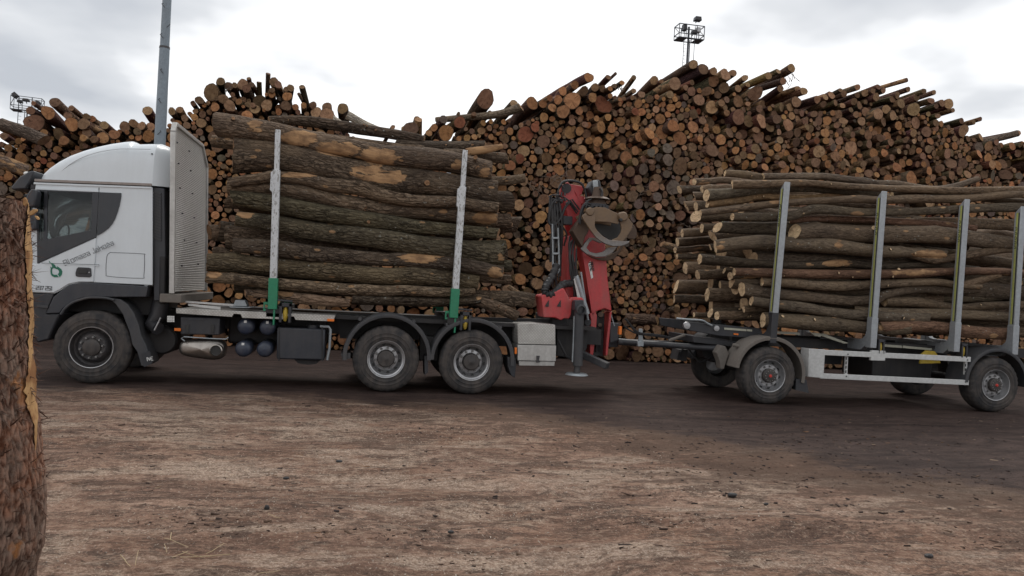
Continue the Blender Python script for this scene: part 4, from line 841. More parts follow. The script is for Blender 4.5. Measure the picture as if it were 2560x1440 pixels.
# lettering and emblem
x0, z0 = at(163,664,.02); x1, z1 = at(296,607,.02); a_ = math.atan2(z1-z0, x1-x0)
lettering('lettering', 'Biomasa JakoSa', (x0, z0), a_, .078, M_txt, lorry, .021, .085, .72)
x0, z0 = at(90,724,.02); lettering('lettering', '237 251', (x0-.0, z0), math.atan2(at(134,726)[1]-z0, at(134,726)[0]-x0), .055, M_txt, lorry, .021, .17, .5)
zx = lambda l: [at(80+x/8, 560+y/8, .02) for x, y in l]
ring_o = zx([(340,735),(370,775),(420,790),(450,810),(470,850),(505,880),(500,840),(540,870),(585,905),(605,950),(595,1010),(565,1050),(545,1062),(515,1060),(450,1065),(400,1040),(375,1000),(370,940),(375,890),(362,850),(395,875),(405,840),(385,800),(350,770)])
ring_i = zx([(400,900),(425,880),(455,885),(480,900),(510,905),(535,930),(545,960),(530,990),(515,1010),(490,1015),(440,1015),(405,990),(398,950)])
b = MB(); b.prism(ring_o, .017, .026, [ring_i]); em = b.build('emblem', M_logo, lorry)
b = MB(); b.beam((*zx([(455,940)])[0][:1], .016, zx([(455,940)])[0][1]), (*zx([(545,1058)])[0][:1], .016, zx([(545,1058)])[0][1]), .003, .008); b.build('stem_mark', M_white, em)
# --- sun visor, mirrors
b = MB(); v0 = pts([(31,467),(52,442),(64,436),(72,430),(88,427),(86,436),(80,452),(67,473),(32,475)], .1); b.prism(v0, .06, 2.42); b.build('sun_visor', M_trim, lorry, bevel=.02)
b = MB(); c = at(67,434,.12); b.grid(lambda u, v: (c[0]+.045*math.sin(u*3.14)*math.cos(v*6.283), .12+.035*math.sin(u*3.14)*math.sin(v*6.283), c[1]+.03*math.cos(u*3.14)), 9, 16); b.build('marker_lamp', M_sticker, lorry)
mir = MB(); mir.prism(pts([(83,473),(94,475),(98,484),(92,516),(86,520),(74,518),(66,504),(74,486)], -.12), -.20, -.02); mir.build('mirror', M_trim, lorry, bevel=.025)
b = MB(); b.prism(pts([(76,530),(92,530),(94,575),(76,578)], -.12), -.16, -.04); b.build('mirror', M_trim, lorry, bevel=.03)
b = MB(); b.tube([(XF+.12,-.1,2.45),(XF+.14,.06,2.5)], .02, 8); b.tube([(XF+.12,-.1,2.75),(XF+.14,.06,2.8)], .02, 8); b.build('mirror_arm', M_blk, lorry)
b = MB(); b.prism(pts([(76,530),(92,530),(94,575),(76,578)], -.12), 2.52, 2.64); b.build('mirror', M_trim, lorry, bevel=.03)
# --- lower body, front wheel arch
arch = [(150,783),(157,772),(176,757),(200,746.5),(226,741.5),(280,743),(366,742.5),(370,715.5),(230,707),(196,707),(170,714),(149,730),(134,742),(124,764),(115,784)]
b = MB(); b.prism(pts(arch, .02), .012, .30); b.build('wheel_arch_trim', M_trim, lorry, bevel=.012)
lip = cr_spline([at(x, y, 0) for x, y in ((152,786),(162,771),(180,757),(205,748),(226,744),(262,745),(285,750))], 5)
b = MB(); b.tube([(p[0], .006, p[1]) for p in lip], .020, 8); b.build('arch_lip', M_guard, lorry)
rear_f = [(268,744),(300,748),(318,760),(334,782),(346,812),(352,838),(364,862),(378,908),(362,917),(352,915),(342,880),(330,862),(322,828),(306,786),(288,760)]
b = MB(); b.prism(pts(rear_f, .02), .03, .50); b.build('rear_mudguard', M_guard, lorry, bevel=.012)
b = MB(); b.prism(pts([(353,884),(375,878),(381,908),(360,918)], .01), .012, .04); fp = b.build('mud_flap', M_blk, lorry)
x0, z0 = at(368.5,902.5,.005); lettering('flap_lettering', 'IVE', (x0, z0), R(12), .05, M_sticker, fp, .008, .2, .3)
b = MB(); b.prism(pts([(74,733),(133,735),(122,766),(114,786),(150,784),(143,797),(130,826),(120,849),(92,857),(80,830)], .02), .03, 2.4); b.build('bumper', M_blk, lorry, bevel=.02)
b = MB(); b.prism(pts([(92,762),(120,764),(119,770),(92,768)], .0), .0, .05); b.build('step_edge', M_guard, lorry)
b = MB(); b.box(-4.7,-3.3,.42,2.05,1.05,1.48); b.build('wheel_housing', M_blk2, lorry)
# --- behind the cab: air intake with louvres
b = MB(); b.prism(pts([(382,466),(411,472),(414,640),(410,752),(384,752),(384,600)], .12), .12, .62); ai = b.build('air_intake', M_trim, lorry, bevel=.012)
b = MB()
for i in range(17):
    y = 478+i*7.2; p0 = at3(384,y,.11); p1 = at3(403,y+7,.11); b.beam(p0, p1, .03, .028)
b.build('louvres', M_guard, ai)['kind'] = 'stuff'
b = MB(); b.prism(pts([(398,640),(413,640),(412,760),(396,760)], .10), .11, .3); b.build('duct', M_blk2, lorry, bevel=.02)
b = MB(); b.tube([at3(405,745,.35), at3(395,790,.35), at3(380,812,.3), at3(395,822,.2)], [.13,.13,.11,.10], 12); b.build('intake_pipe', M_blk, lorry)
b = MB(); b.tube([at3(386,826,.12), at3(402,794,.12)], .012, 8); b.build('clamp_ring', M_rim, lorry)
b = MB(); x, z = at(415,850,.5); b.lathe([(.001,0),(.20,0),(.23,.04),(.23,.8),(.001,.8)], x-.05, z, 24, .45); b.build('air_filter', M_blk2, lorry)
# --- frame
for yy in (.78, 1.62): 
    b = MB(); b.prism([(-4.9,.85),(4.25,.85),(4.25,1.13),(-4.9,1.13)], yy, yy+.08); b.build('frame_rail', M_blk2, lorry)
b = MB(); b.prism(pts([(838,783),(1460,800),(1462,880),(1400,870),(1300,850),(1270,866),(1100,862),(1060,850),(850,846)], .7), .70, .76); b.build('side_plate', M_blk2, lorry)
b = MB(); b.box(-2.7, 4.0, .3, 2.2, 1.13, 1.19); b.build('deck', M_blk2, lorry)
b = MB(); b.box(-2.2,-.6,.75,1.75,.62,1.1); b.build('gearbox', M_blk2, lorry, bevel=.04)
for cx in (.38, 1.79):
    b = MB(); b.cyl((cx, .3, .53), (cx, 2.2, .53), .09); b.lathe([(.001,1.05),(.2,1.08),(.24,1.25),(.2,1.42),(.001,1.45)], cx, .53, 20); b.build('axle', M_blk2, lorry)
b = MB(); b.cyl((-4.02,.3,.53),(-4.02,2.2,.53),.08); b.build('axle', M_blk2, lorry)
b = MB(); b.tube([(-.3,.45,.55),(.4,.45,.42),(1.1,.45,.55),(1.8,.45,.42),(2.4,.45,.6)], .05, 8); b.box(-.1,.1,.3,.7,.4,.75); b.box(.95,1.25,.35,.7,.5,.9); b.build('suspension', M_blk2, lorry)
# --- wheels
wheel(lorry, -4.02, .545, .0, .555, .37, 'front')
wheel(lorry, -4.02, .545, 2.5, .555, .37, 'front', near=False, flip=True)
for cx in (.384, 1.787):
    wheel(lorry, cx, .528, .0, .538, .55, 'rear'); wheel(lorry, cx, .528, 2.5, .538, .55, 'rear', near=False, flip=True)
mudguard('mudguard', lorry, .40, .56, .70, -2, 186, .0, .58, M_guard); mudguard('mudguard', lorry, 1.80, .55, .70, -5, 180, .0, .58, M_guard)
b = MB(); b.prism(pts([(852,884),(876,882),(876,896),(856,898)], .05), .03, .5); b.build('guard_bracket', M_guard, lorry)
b = MB(); b.prism(pts([(1269,892),(1289,894),(1290,915),(1287,945),(1277,938),(1269,915)], .05), .04, .5); b.build('mud_flap', M_blk, lorry, bevel=.01)
b = MB(); b.prism(pts([(1061,890),(1070,890),(1070,930),(1062,938)], .1), .08, .5); b.build('mud_flap', M_blk, lorry)
for x, y in ((900,798),(1035,804),(1119,812),(1251,819)):
    b = MB(); p = at3(x, y, .02); b.cyl(p, (p[0], .55, p[2]), .028, .028, 12); b.build('guard_tube', M_guard, lorry)
    b = MB(); b.lathe([(.016,-.002),(.001,-.002)], p[0], p[2], 10, .02); 
# --- side equipment
cw = [(440,773),(837,790),(836,796),(826,802),(820,803),(739,799.5),(735,791.5),(717,790.5),(713,798.5),(606,794.5),(601.5,785.5),(584,784),(580,792),(441,783)]
b = MB(); b.prism(pts(cw, .02), .02, .035); b.box(at(440,773,.02)[0], at(837,790,.02)[0], .036, .75, at(640,781,.02)[1]-.018, at(640,781,.02)[1]+.006); b.build('catwalk', M_diam, lorry)
b = MB(); b.prism(pts([(451,792),(550,795),(548,838),(451,836)], .1), .10, .6); bb = b.build('battery_box', M_blk, lorry, bevel=.018)
for x in (468, 531):
    b = MB(); b.prism(pts([(x-4,811),(x+5,811.5),(x+4,832),(x-4,832)], .09), .085, .11); b.build('latch_strap', M_txtb, bb, bevel=.004)
b = MB(); b.prism(pts([(471,795),(507,796),(507,801),(471,800)], .09), .088, .1); b.build('lid_line', M_trim, bb)
# muffler: a dented stainless box with its outlet
cxm, czm = at(507,872,.25); 
def muf(u, v):
    a = 2*math.pi*v; L_ = .335; 
    e_ = .62; c_, s_ = math.cos(a), math.sin(a); X = .345*abs(c_)**e_*(1 if c_ > 0 else -1); Z = .155*abs(s_)**e_*(1 if s_ > 0 else -1)
    k = math.sin(math.pi*min(1, max(0, u))) ; r = (1-abs(2*u-1)**5)**.5 if 0 < u < 1 else 0
    dent = .03*math.exp(-((X-.02)/.10)**2)*(1 if u < .5 else 0)
    tilt = .04*(X > 0)*0
    return (cxm + X*r, .10 + .42*u + dent*(1-abs(2*u-1)) , czm - .02*X + Z*r*(1+.12*math.sin(X*5)))
b = MB(); b.grid(muf, 25, 49); mu = b.build('muffler', M_inox, lorry, ang=60)
ox, oz = at(540,876,.08); b = MB(); b.lathe([(.10,.10),(.098,.0),(.082,-.012),(.078,.0),(.078,.3)], ox, oz, 28, .06); b.build('exhaust_outlet', M_inox, mu, ang=40)
b = MB(); b.lathe([(.079,.02),(.001,.02)], ox, oz, 24, .06); b.build('outlet_inside', M_txtb, mu)
b = MB(); b.tube([at3(x, y, .09) for x, y in ((462,853),(453,846),(460,842),(520,846),(565,848),(571,843))], .010, 6); b.build('guard_rod', M_steel, lorry)
for x, y in ((613,817),(668,819),(607,873),(661,874)):
    X, Z = at(x, y, .12); b = MB(); b.lathe([(.001,0),(.05,.004),(.09,.016),(.115,.038),(.128,.07),(.128,.75),(.09,.8),(.001,.82)], X, Z, 32, .12); t_ = b.build('air_tank', M_tank, lorry, ang=50)
    if (x, y) != (661,874): 
        b = MB(); p = at(x+0, y-13, .13); b.box(p[0]-.018, p[0]+.022, .128, .14, p[1]-.02, p[1]+.018); b.build('sticker', M_sticker, t_)
b = MB(); b.prism(pts([(693,818),(813,823),(811,901),(691,898)], .08), .08, .62); ft = b.build('fuel_tank', M_trim, lorry, bevel=.025)
b = MB(); p = at3(783,816,.3); b.cyl((p[0], .25, p[2]-.04), (p[0], .25, p[2]+.03), .09, .09, 20); b.build('tank_cap', M_blk, ft)
b = MB()
for x in (699, 807): b.prism(pts([(x-3,819),(x,819),(x,903),(x-3,903)], .07), .07, .1)
b.build('tank_strap', M_blk2, ft)
b = MB(); b.prism(pts([(736,899),(800,902),(790,910),(770,912),(745,908)], .2), .2, .5); b.build('drain_guard', M_blk2, lorry)
b = MB(); b.tube([at3(x, y, .12) for x, y in ((800,816),(822,817),(826,824),(824,870),(818,900))], .022, 8); b.build('filler_hose', M_steel, lorry)
b = MB(); b.prism(pts([(436,820),(452,821),(452,828),(436,827)], .08), .07, .1); b.build('side_marker', M_amber, lorry, bevel=.004)
b = MB(); b.prism(pts([(818,797),(836,798),(835,804),(818,803)], .0), .0, .03); b.build('side_marker', M_amber, lorry, bevel=.004)
b = MB(); b.prism(pts([(1287,869),(1292.5,869),(1292,885),(1287,885)], .0), .0, .03); b.build('side_marker', M_amber, lorry, bevel=.004)
rg = MB(); rg.prism(pts([(418,789),(436,790),(435,806),(418,805)], .08), .07, .09); rg = rg.build('work_light', M_rimd, lorry)
b = MB()
for i in range(4):
    for j in range(4): p = at3(420.2+i*4.6, 791.5+j*3.9, .065); b.box(p[0]-.011,p[0]+.011,.060,.072,p[2]-.010,p[2]+.010)
b.build('light_cells', M_sticker, rg)['kind'] = 'stuff'
b = MB(); b.prism(pts([(588,750),(612,751),(618,766),(583,765)], .25), .25, .5); b.prism(pts([(573,766),(634,768),(620,770),(575,769)], .22), .2, .55); b.build('wheel_chock', M_steel, lorry, bevel=.006)
b = MB(); b.beam(at3(458,754,.3), at3(590,763,.3), .03, .03); b.prism(pts([(470,759),(551,767),(551,774),(470,764)], .25), .25, .27); b.build('deck_rail', M_alud, lorry)
# tool box
tb = MB(); tb.prism(pts([(1294,811),(1298,809),(1340,808.5),(1388,812),(1389,862),(1295,860)], .04), .04, .55); tb = tb.build('tool_box', M_diam, lorry, bevel=.008)
b = MB(); b.prism(pts([(1294,862),(1390,864),(1389,903),(1294,901)], .03), .02, .55); b.build('lid', M_alu, tb, bevel=.005)
b = MB(); b.prism(pts([(1297,902.5),(1387,904),(1386,915),(1298,914)], .04), .04, .55); b.build('box_bottom', M_alu, tb, bevel=.005)
b = MB(); b.prism(pts([(1341,889),(1349,889),(1347,898),(1349,906),(1341,906)], .02), -.005, .03); b.build('latch', M_rimd, tb)
# --- aluminium headboard with its ribs
hb = sub('headboard', lorry, (-2.95, 1.22, 1.4))
zt0 = at(424,316,.0)[1]; X0h = at(430,733,.0)[0]
def hx(z): return X0h - .045*(z-1.42)          # leans forward a little
zbm, ztp = 1.44, 4.02
b = MB(); nr = 86; vs = []; fs = []
def ytop(y, z): return True
ys_ = [0.05, 2.40]
for i in range(nr*2+1):
    z = zbm + (ztp-zbm)*i/(nr*2); dx = .012 if i % 2 else 0.
    cut_ = max(0., (z-3.90)) ; y0_, y1_ = .05+cut_*.55, 2.40-max(0., z-3.72)*1.1
    vs += [(hx(z)+dx, y0_, z), (hx(z)+dx, y1_, z)]
fs = [(2*i, 2*i+1, 2*i+3, 2*i+2) for i in range(nr*2)]
b.add(vs, fs); n0 = len(vs); b.add([(x-.03, y, z) for x, y, z in vs], fs); b.build('ribbed_panel', M_alud, hb, ang=10)
edge = [(hx(1.42),.0,1.42),(hx(3.9),.0,3.9),(hx(4.03),.09,4.04),(hx(4.03),2.02,4.04),(hx(3.72),2.42,3.72),(hx(1.42),2.42,1.42)]
b = MB()
for p, q in zip(edge[:-1], edge[1:]): b.beam(p, q, .055, .075, (1,0,0))
b.build('edge_frame', M_alu, hb, bevel=.006)
b = MB()
for px_, py_ in ((448,357),(478,378),(449,409),(479,427),(450,470),(481,484),(453,533),(483,544),(486,606),(455,600),(445,664),(487,660)):
    yy = .6 if px_ < 460 else 1.55; t_ = ray(px_, py_); P = CAM + t_*((X0h-.06-CAM.x)/t_.x); b.cyl((hx(P.z)-.02, P.y, P.z), (hx(P.z)+.03, P.y, P.z), .011, .011, 8)
b.build('rivets', M_blk, hb)['kind'] = 'stuff'
b = MB(); b.box(X0h-.17, X0h+.14, -.02, 2.45, 1.28, 1.41); b.build('headboard_beam', M_mud, lorry, bevel=.01)
# --- bunks and stakes
for i, (pb, pt_, ps) in enumerate((((681,765),(695,325),(688,425)), ((1135,783),(1163,376),(1157,467)))):
    xb, zb_ = at(*pb, 0); xt, zt_ = at(*pt_, 0); xsl, zsl = at(*ps, 0)
    b = MB(); b.box(xb-.10, xb+.12, .02, 2.46, 1.12, 1.27); b.build('bunk_beam', M_blk2, lorry, bevel=.01)
    for yy, sgn in ((.05, -1), (2.43, 1)):
        st = sub('stake', lorry, (xb, yy, 1.2)); lean = .05*sgn
        f = lambda z: (xb + (xt-xb)*(z-zb_)/(zt_-zb_), yy + lean*(z-zb_)/(zt_-zb_), z)
        zg = at(675,695,0)[1] if i == 0 else at(1140,722,0)[1]
        b = MB(); b.beam(f(1.25), f(zg), .14, .12, (0,1,0)); b.beam((xb+.03, yy, 1.0), (xb+.03, yy, 1.3), .03, .08, (0,1,0)); b.build('stake_foot', M_green, st, bevel=.008)
        b = MB(); b.beam(f(zg), f(zsl), .108, .10, (0,1,0)); b.build('stake_sleeve', M_flake, st, bevel=.006)
        b = MB(); b.beam(f(zsl-.1), f(zt_), .078, .075, (0,1,0)); b.build('stake_upright', M_flake, st, bevel=.006)
        b = MB(); p = f(zsl-.06); b.prism([(p[0]-.085,p[2]-.26),(p[0]-.05,p[2]-.3),(p[0]-.05,p[2]+.04),(p[0]-.085,p[2]+.02)], p[1]-.04, p[1]+.04); b.build('stake_lug', M_flake, st, bevel=.006)
        b = MB(); b.prism([(xb-.14,1.22),(xb-.05,1.22),(xb-.05,1.36),(xb-.14,1.36)], yy-.02, yy+.02, [[(xb-.12,1.25),(xb-.075,1.25),(xb-.075,1.32),(xb-.12,1.32)]]); b.build('rope_eye', M_green, st)
        if sgn < 0:
            wn_ = sub('strap_winder', lorry, (xb+.18, .05, 1.2)); dx = .20
            b = MB(); b.box(xb+dx-.09, xb+dx-.05, -.02, .14, 1.05, 1.36); b.box(xb+dx+.05, xb+dx+.09, -.02, .14, 1.05, 1.36); b.box(xb+dx-.09, xb+dx+.09, -.02, .14, 1.30, 1.36); b.beam((xb+.02,.02,1.40),(xb+dx+.1,.02,1.39),.03,.03); b.build('winder_frame', M_blk, wn_, bevel=.006)
            b = MB(); b.tube([(xb+dx, .04+.0*k, 1.07+.22*k/6) for k in range(7)], [.02,.035,.042,.045,.042,.035,.02], 12); b.build('yellow_roller', M_yel, wn_)
# --- rear of the frame: crossmember, support leg, lights
b = MB(); b.prism(pts([(1392,816),(1468,820),(1468,868),(1458,892),(1430,896),(1392,890)], .5), .5, 1.9); b.build('rear_crossmember', M_blk2, lorry, bevel=.01)
b = MB(); b.tube([at3(x, y, .2) for x, y in ((1395,850),(1415,890),(1440,905),(1455,903))], .02, 8); b.build('air_line', M_hose, lorry)
b = MB(); b.prism(pts([(1525,806),(1548,808),(1546,850),(1525,858)], .9), .9, .96); b.build('hose_plate', M_blk, lorry, bevel=.01)
b = MB(); b.prism(pts([(1490,826),(1548,836),(1545,868),(1490,870)], 1.3), 1.3, 1.8); b.build('tow_plate', M_blk, lorry, bevel=.01)
b = MB(); b.prism(pts([(1548,816),(1554,816),(1553,836),(1547,836)], .4), .38, .46); b.build('tail_marker', M_amber, lorry)

# ================================================================== loading crane
crane = thing('loading_crane', 'red hydraulic loading crane folded behind the lorry load', 'crane', (3.75, 1.2, 1.2))
D = 1.0
b = MB(); b.box(3.25, 3.55, .55, 1.9, 1.15, 1.35); b.box(3.5, 4.1, 1.3, 1.9, 1.1, 1.3); b.cyl((3.8,1.2,1.2),(3.8,1.2,1.75),.26,.22,28); b.build('slewing_base', M_blk2, crane, bevel=.02)
rb = MB(); rb.prism(pts([(1353,741),(1357,737),(1380,733),(1409,720),(1417,734),(1425,749),(1429,743),(1456,744),(1460,750),(1460,753),(1431,752),(1428,786),(1423,797),(1411,796),(1402,801),(1388,794),(1359,793)], .25), .25, .72); rb = rb.build('valve_cover', M_red, crane, bevel=.02)
for x in (1369, 1399):
    b = MB(); b.prism(pts([(x-7,766),(x+3,750),(x+3,767)], .24), .236, .26); b.build('cover_vent', M_txtb, rb)
cb_ = MB(); cb_.prism(pts([(1418,590),(1432,590),(1441,700),(1452,744),(1409,741),(1411,690),(1413,640)], D), D-.12, D+.28); cb_.build('crane_column', M_red, crane, bevel=.015)
b = MB(); b.prism(pts([(1413,458),(1419,455),(1433,475),(1452,512),(1453,560),(1450,592),(1430,585),(1418,540),(1409,492)], D-.1), D-.12, D-.08); b.prism(pts([(1413,458),(1419,455),(1433,475),(1452,512),(1453,560),(1450,592),(1430,585),(1418,540),(1409,492)], D-.1), D+.22, D+.26)
b.prism(pts([(1419,461),(1458,467),(1452,486),(1447,490),(1458,492),(1456,510),(1446,512),(1436,485)], D), D-.08, D+.22); b.prism(pts([(1425,520),(1450,520),(1449,590),(1435,585)], D), D-.08, D+.22); b.build('boom_elbow', M_red, crane, bevel=.01)
b = MB(); b.cyl(at3(1416,471,D-.16), at3(1416,471,D+.3), .09, .09, 24); b.build('elbow_pin', M_blk, crane)
bm = MB(); bm.prism(pts([(1448,560),(1506,560),(1513,660),(1516,700),(1526,778),(1508,771),(1487,778),(1476,795),(1472,740),(1462,690),(1452,640)], D-.05), D-.14, D+.20); bm = bm.build('main_boom', M_red, crane, bevel=.018)
b = MB(); b.prism(pts([(1458,640),(1461,640),(1483,775),(1479,778)], D-.16), D-.155, D-.13); b.build('boom_weld', M_red, bm)
b = MB(); b.prism(pts([(1471,660),(1476,652),(1483,694),(1478,697)], D-.15), D-.149, D-.13); dc = b.build('boom_decal', M_sticker, bm)
x0, z0 = at(1473.2,656.5,D-.151); x1, z1 = at(1480,695,D-.151); lettering('boom_lettering', 'PENZ', (x0, z0), math.atan2(z1-z0, x1-x0), .062, M_txtb, bm, D-.152, .2, .5)
# fork at the boom foot with hoses between its cheeks
for y0_, pl in ((D-.14, [(1473,784),(1487,778),(1491,790),(1488,840),(1481,890),(1473,892),(1473,840),(1476,800)]), (D-.14, [(1523,782),(1528,778),(1524,830),(1518,886),(1512,890),(1514,850),(1519,810)])):
    b = MB(); b.prism(pts(pl, D-.1), y0_, D+.2); b.build('boom_fork', M_red, crane, bevel=.01)
b = MB()
for k, x in enumerate((1494,1499,1503,1508)): b.tube([at3(x+dx*.6, y, D-.02+.02*k) for dx, y in ((2,783),(0,800),(-1,820),(-3,850),(-4,880))], .022 if k in (0,3) else .016, 8)
b.build('hose_bundle', M_hose, crane)
b = MB(); b.prism(pts([(1484,835),(1510,838),(1516,870),(1510,892),(1482,892),(1480,865)], D), D+.02, D+.16); b.build('hose_guard', M_hose, crane, bevel=.02)
b = MB(); b.cyl(at3(1500,812,D-.16), at3(1500,812,D+.24), .035, .035, 16); b.cyl(at3(1502,786,D-.1), at3(1502,786,D+.1), .05, .05, 12); b.build('fork_pin', M_rust, crane)
# cylinders and rods beside the column
b = MB(); b.tube([at3(1440,690,D-.3), at3(1468,785,D-.3)], .05, 12); b.tube([at3(1452,680,D-.25), at3(1470,800,D-.25)], .02, 8); b.build('lift_cylinder', M_steel, crane)
b = MB(); b.prism(pts([(1434,698),(1444,687),(1452,742),(1456,752),(1446,756)], D-.32), D-.33, D-.3); b.build('cylinder_bracket', M_alud, crane)
b = MB(); b.tube([at3(1526,782,D-.1), at3(1536,815,D-.1)], .012, 6); b.build('guard_rod', M_steel, crane)
b = MB(); b.cyl(at3(1470,806,D-.2), at3(1470,806,D+.4), .06, .06, 20); b.build('knuckle', M_blk, crane)
# sleeved hose bundle curling over the valve cover
b = MB(); q = cr_spline([at3(x, y, d_) for x, y, d_ in ((1392,662,.6),(1378,695,.5),(1365,715,.35),(1364,732,.3),(1378,737,.3),(1393,726,.35),(1408,711,.5),(1432,708,.8))], 8)
b.tube([tuple(p) for p in q], [.065+.010*math.sin(i*1.9) for i in range(len(q))], 10); b.build('sleeved_hose', M_hose, crane)
# hoses, fittings, ladder
hs = [((1405,505),(1390,500),(1376,520),(1372,555),(1385,562),(1402,545),(1412,520),(1425,505)),((1380,495),(1378,520),(1380,560),(1384,600),(1386,650)),((1372,492),(1382,488),(1400,490),(1420,500),(1440,525)),((1395,480),(1397,500),(1400,530),(1402,600),(1400,690)),
      ((1425,500),(1445,530)),((1430,498),(1449,524)),((1420,503),(1442,534)),((1462,470),(1466,500),(1455,530),(1447,560)),((1456,540),(1460,515),(1478,512),(1488,525)),((1410,470),(1402,462),(1395,478),(1390,500)),((1398,470),(1408,455),(1430,452),(1452,458),(1460,470)),
      ((1425,590),(1422,620),(1430,650),(1440,690)),((1432,600),(1424,612),(1424,640),(1434,680),(1442,720)),((1388,520),(1392,560),(1396,620),(1396,700)),((1470,500),(1482,494),(1500,494))]
b = MB()
for k, h in enumerate(hs):
    q = cr_spline([at3(x, y, .72+.03*(k % 4)) for x, y in h], 6); b.tube([tuple(p) for p in q], .024 if k in (0,1,3,7,10) else .014, 6)
for k in range(12):
    x0 = rs.uniform(1374,1402); y0 = rs.uniform(486,520); x1 = x0+rs.normal(4,8); y1 = rs.uniform(600,720)
    q = cr_spline([at3(x0, y0, .75), at3(x0+rs.normal(0,5), y0+.33*(y1-y0), .72), at3(x1+rs.normal(0,4), y0+.66*(y1-y0), .74), at3(x1, y1, .8)], 6); b.tube([tuple(p) for p in q], rs.choice([.012,.017,.022]), 6)
for k in range(7):
    x0, y0 = rs.uniform(1428,1445), rs.uniform(600,640); q = cr_spline([at3(x0, y0, .76), at3(x0-6+rs.normal(0,3), y0+40, .7), at3(x0+rs.normal(2,4), y0+90, .72), at3(x0+8, y0+140, .78)], 6); b.tube([tuple(p) for p in q], .015, 6)
b.build('hydraulic_hoses', M_hose, crane)['kind'] = 'stuff'
b = MB()
for _ in range(20):
    x, y = rs.uniform(1376,1420), 486+rs.uniform(0,24); p = at3(x, y, rs.uniform(.66,.8)); a = rs.uniform(0,3); b.cyl(p, (p[0]+.05*math.cos(a), p[1], p[2]+.05*math.sin(a)), .018, .015, 6)
b.build('hose_fittings', M_rimd, crane)['kind'] = 'stuff'
b = MB(); b.prism(pts([(1408,539),(1432,541),(1431,562),(1408,561)], .75), .75, .9); b.build('control_box', M_blk, crane, bevel=.008)
lad = MB(); lad.tube([at3(x, y, .7) for x, y in ((1381,560),(1382,620),(1382,678),(1386,683),(1394,683),(1398,676),(1397,620),(1395,570))], .017, 8); lad = lad.build('step_ladder', M_steel, crane)
for y in (595, 634, 673):
    b = MB(); b.beam(at3(1381,y,.69), at3(1397,y,.69), .05, .035); b.build('rung', M_steel, lad, bevel=.004)
# upper link and rotator that carry the grapple
b = MB(); b.prism(pts([(1470,470),(1479,452),(1492,450),(1498,452),(1501,468),(1504,480),(1500,493),(1484,493),(1474,482)], D-.3), D-.36, D-.06); b.build('boom_tip', M_blk, crane, bevel=.02)
b = MB(); b.prism(pts([(1482,452),(1494,452),(1497,490),(1485,490)], D-.4), D-.42, D-.36); b.build('tip_link', M_steel, crane, bevel=.01)
b = MB(); b.beam(at3(1445,520,D+.05), at3(1490,485,D+.05), .2, .14); b.build('extension_arm', M_red, crane, bevel=.01)

# support leg
lg = sub('support_leg', crane, (3.59, .1, 0)); x0, z0 = at(1448,775,.1); x1, z1 = at(1444,914,.1); zf = at(1442,935,.1)[1]
b = MB(); b.tube([(x0,.1,z0+.02),(x1,.1,z1)], .085, 20); b.build('leg_tube', M_guard, lg)
b = MB(); b.tube([(x1,.1,z1),(x1-.01,.1,zf+.02)], .055, 16); b.build('leg_rod', M_rimd, lg)
b = MB(); b.tube([(x1-.01,.1,zf-.015),(x1-.01,.1,zf+.015)], [.20,.17], 24); b.build('foot_plate', M_steel, lg)
b = MB(); b.prism(pts([(1438,751),(1459,750),(1461,775),(1437,776)], .02), .02, .2); b.build('leg_head', M_trim, lg, bevel=.012)
p = at3(1453,774,.0); b = MB(); b.lathe([(.09,.12),(.09,.0),(.06,-.01),(.055,.06)], p[0], p[2], 24, -.02); b.build('leg_pin', M_guard, lg)
b = MB(); b.tube([at3(1436,790,.1), at3(1434,850,.1), at3(1431,905,.1)], .016, 6); b.build('leg_pipe', M_steel, lg)
b = MB(); b.beam(at3(1452,884,.5), at3(1519,915,.1), .13, .11); b.build('cross_leg', M_guard, crane, bevel=.01)

# grapple
grap = thing('timber_grapple', 'worn ochre timber grapple with curved steel jaws hanging closed from the crane tip', 'grapple', at3(1500,560,.4))
G = .36
FRM = [(1455.5,538),(1477.6,522.5),(1491,517),(1513,518.7),(1543,533),(1549,545),(1546,560.7),(1520,555),(1488,554),(1480,560),(1462,548)]
LCL = [(1454.7,541),(1470,530),(1488,534),(1488,554),(1487,562),(1489,570),(1494.5,577.5),(1507,590),(1522,599),(1534,601),(1555,602.5),(1575,603),(1571,608.5),(1562,612.5),(1551,615.5),(1532.7,616),(1513,609.6),(1500,602),(1490,594),(1473,571),(1459,550)]
RCL = [(1543,539),(1545,534),(1551,530),(1560,531.7),(1568,542),(1583,559),(1578.5,574.5),(1566,593),(1557,604),(1543,606.5),(1526.5,602),(1534,598),(1545,593),(1552.5,580.6),(1554,570),(1549.5,556),(1544,547)]
b = MB(); b.prism(pts(FRM, G), G, G+.035); b.prism(pts(FRM, G), G+.42, G+.455); b.prism(pts([(1477.6,522.5),(1491,517),(1513,518.7),(1543,533),(1543,538),(1513,524),(1491,522),(1478,527)], G), G+.03, G+.43); b.build('grapple_frame', M_grap, grap, bevel=.008)
b = MB(); b.prism(pts([(1482,552),(1520,552),(1550,556),(1557,575),(1550,592),(1534,601),(1520,598),(1500,585),(1486,568)], G+.44), G+.43, G+.47); b.build('dark_opening_fill', M_txtb, grap, bevel=.01)  # black sheet added behind the jaw opening, standing in for the darkness inside
b = MB(); b.prism(pts(LCL, G-.05), G-.05, G-.005); b.build('grapple_jaw', M_grapg, grap, 'front jaw with polished tip', bevel=.008)
b = MB(); b.prism(pts(RCL, G+.04), G+.04, G+.085); b.build('grapple_jaw', M_grap, grap, bevel=.008)
L2 = [(1427,578),(1445.6,551.5),(1455,544),(1462,556),(1470,571),(1464,585),(1458,593),(1451.7,618.8),(1436,594)]
b = MB(); b.prism(pts(L2, G+.25), G+.14, G+.40); b.build('grapple_jaw', M_rust, grap, bevel=.01)
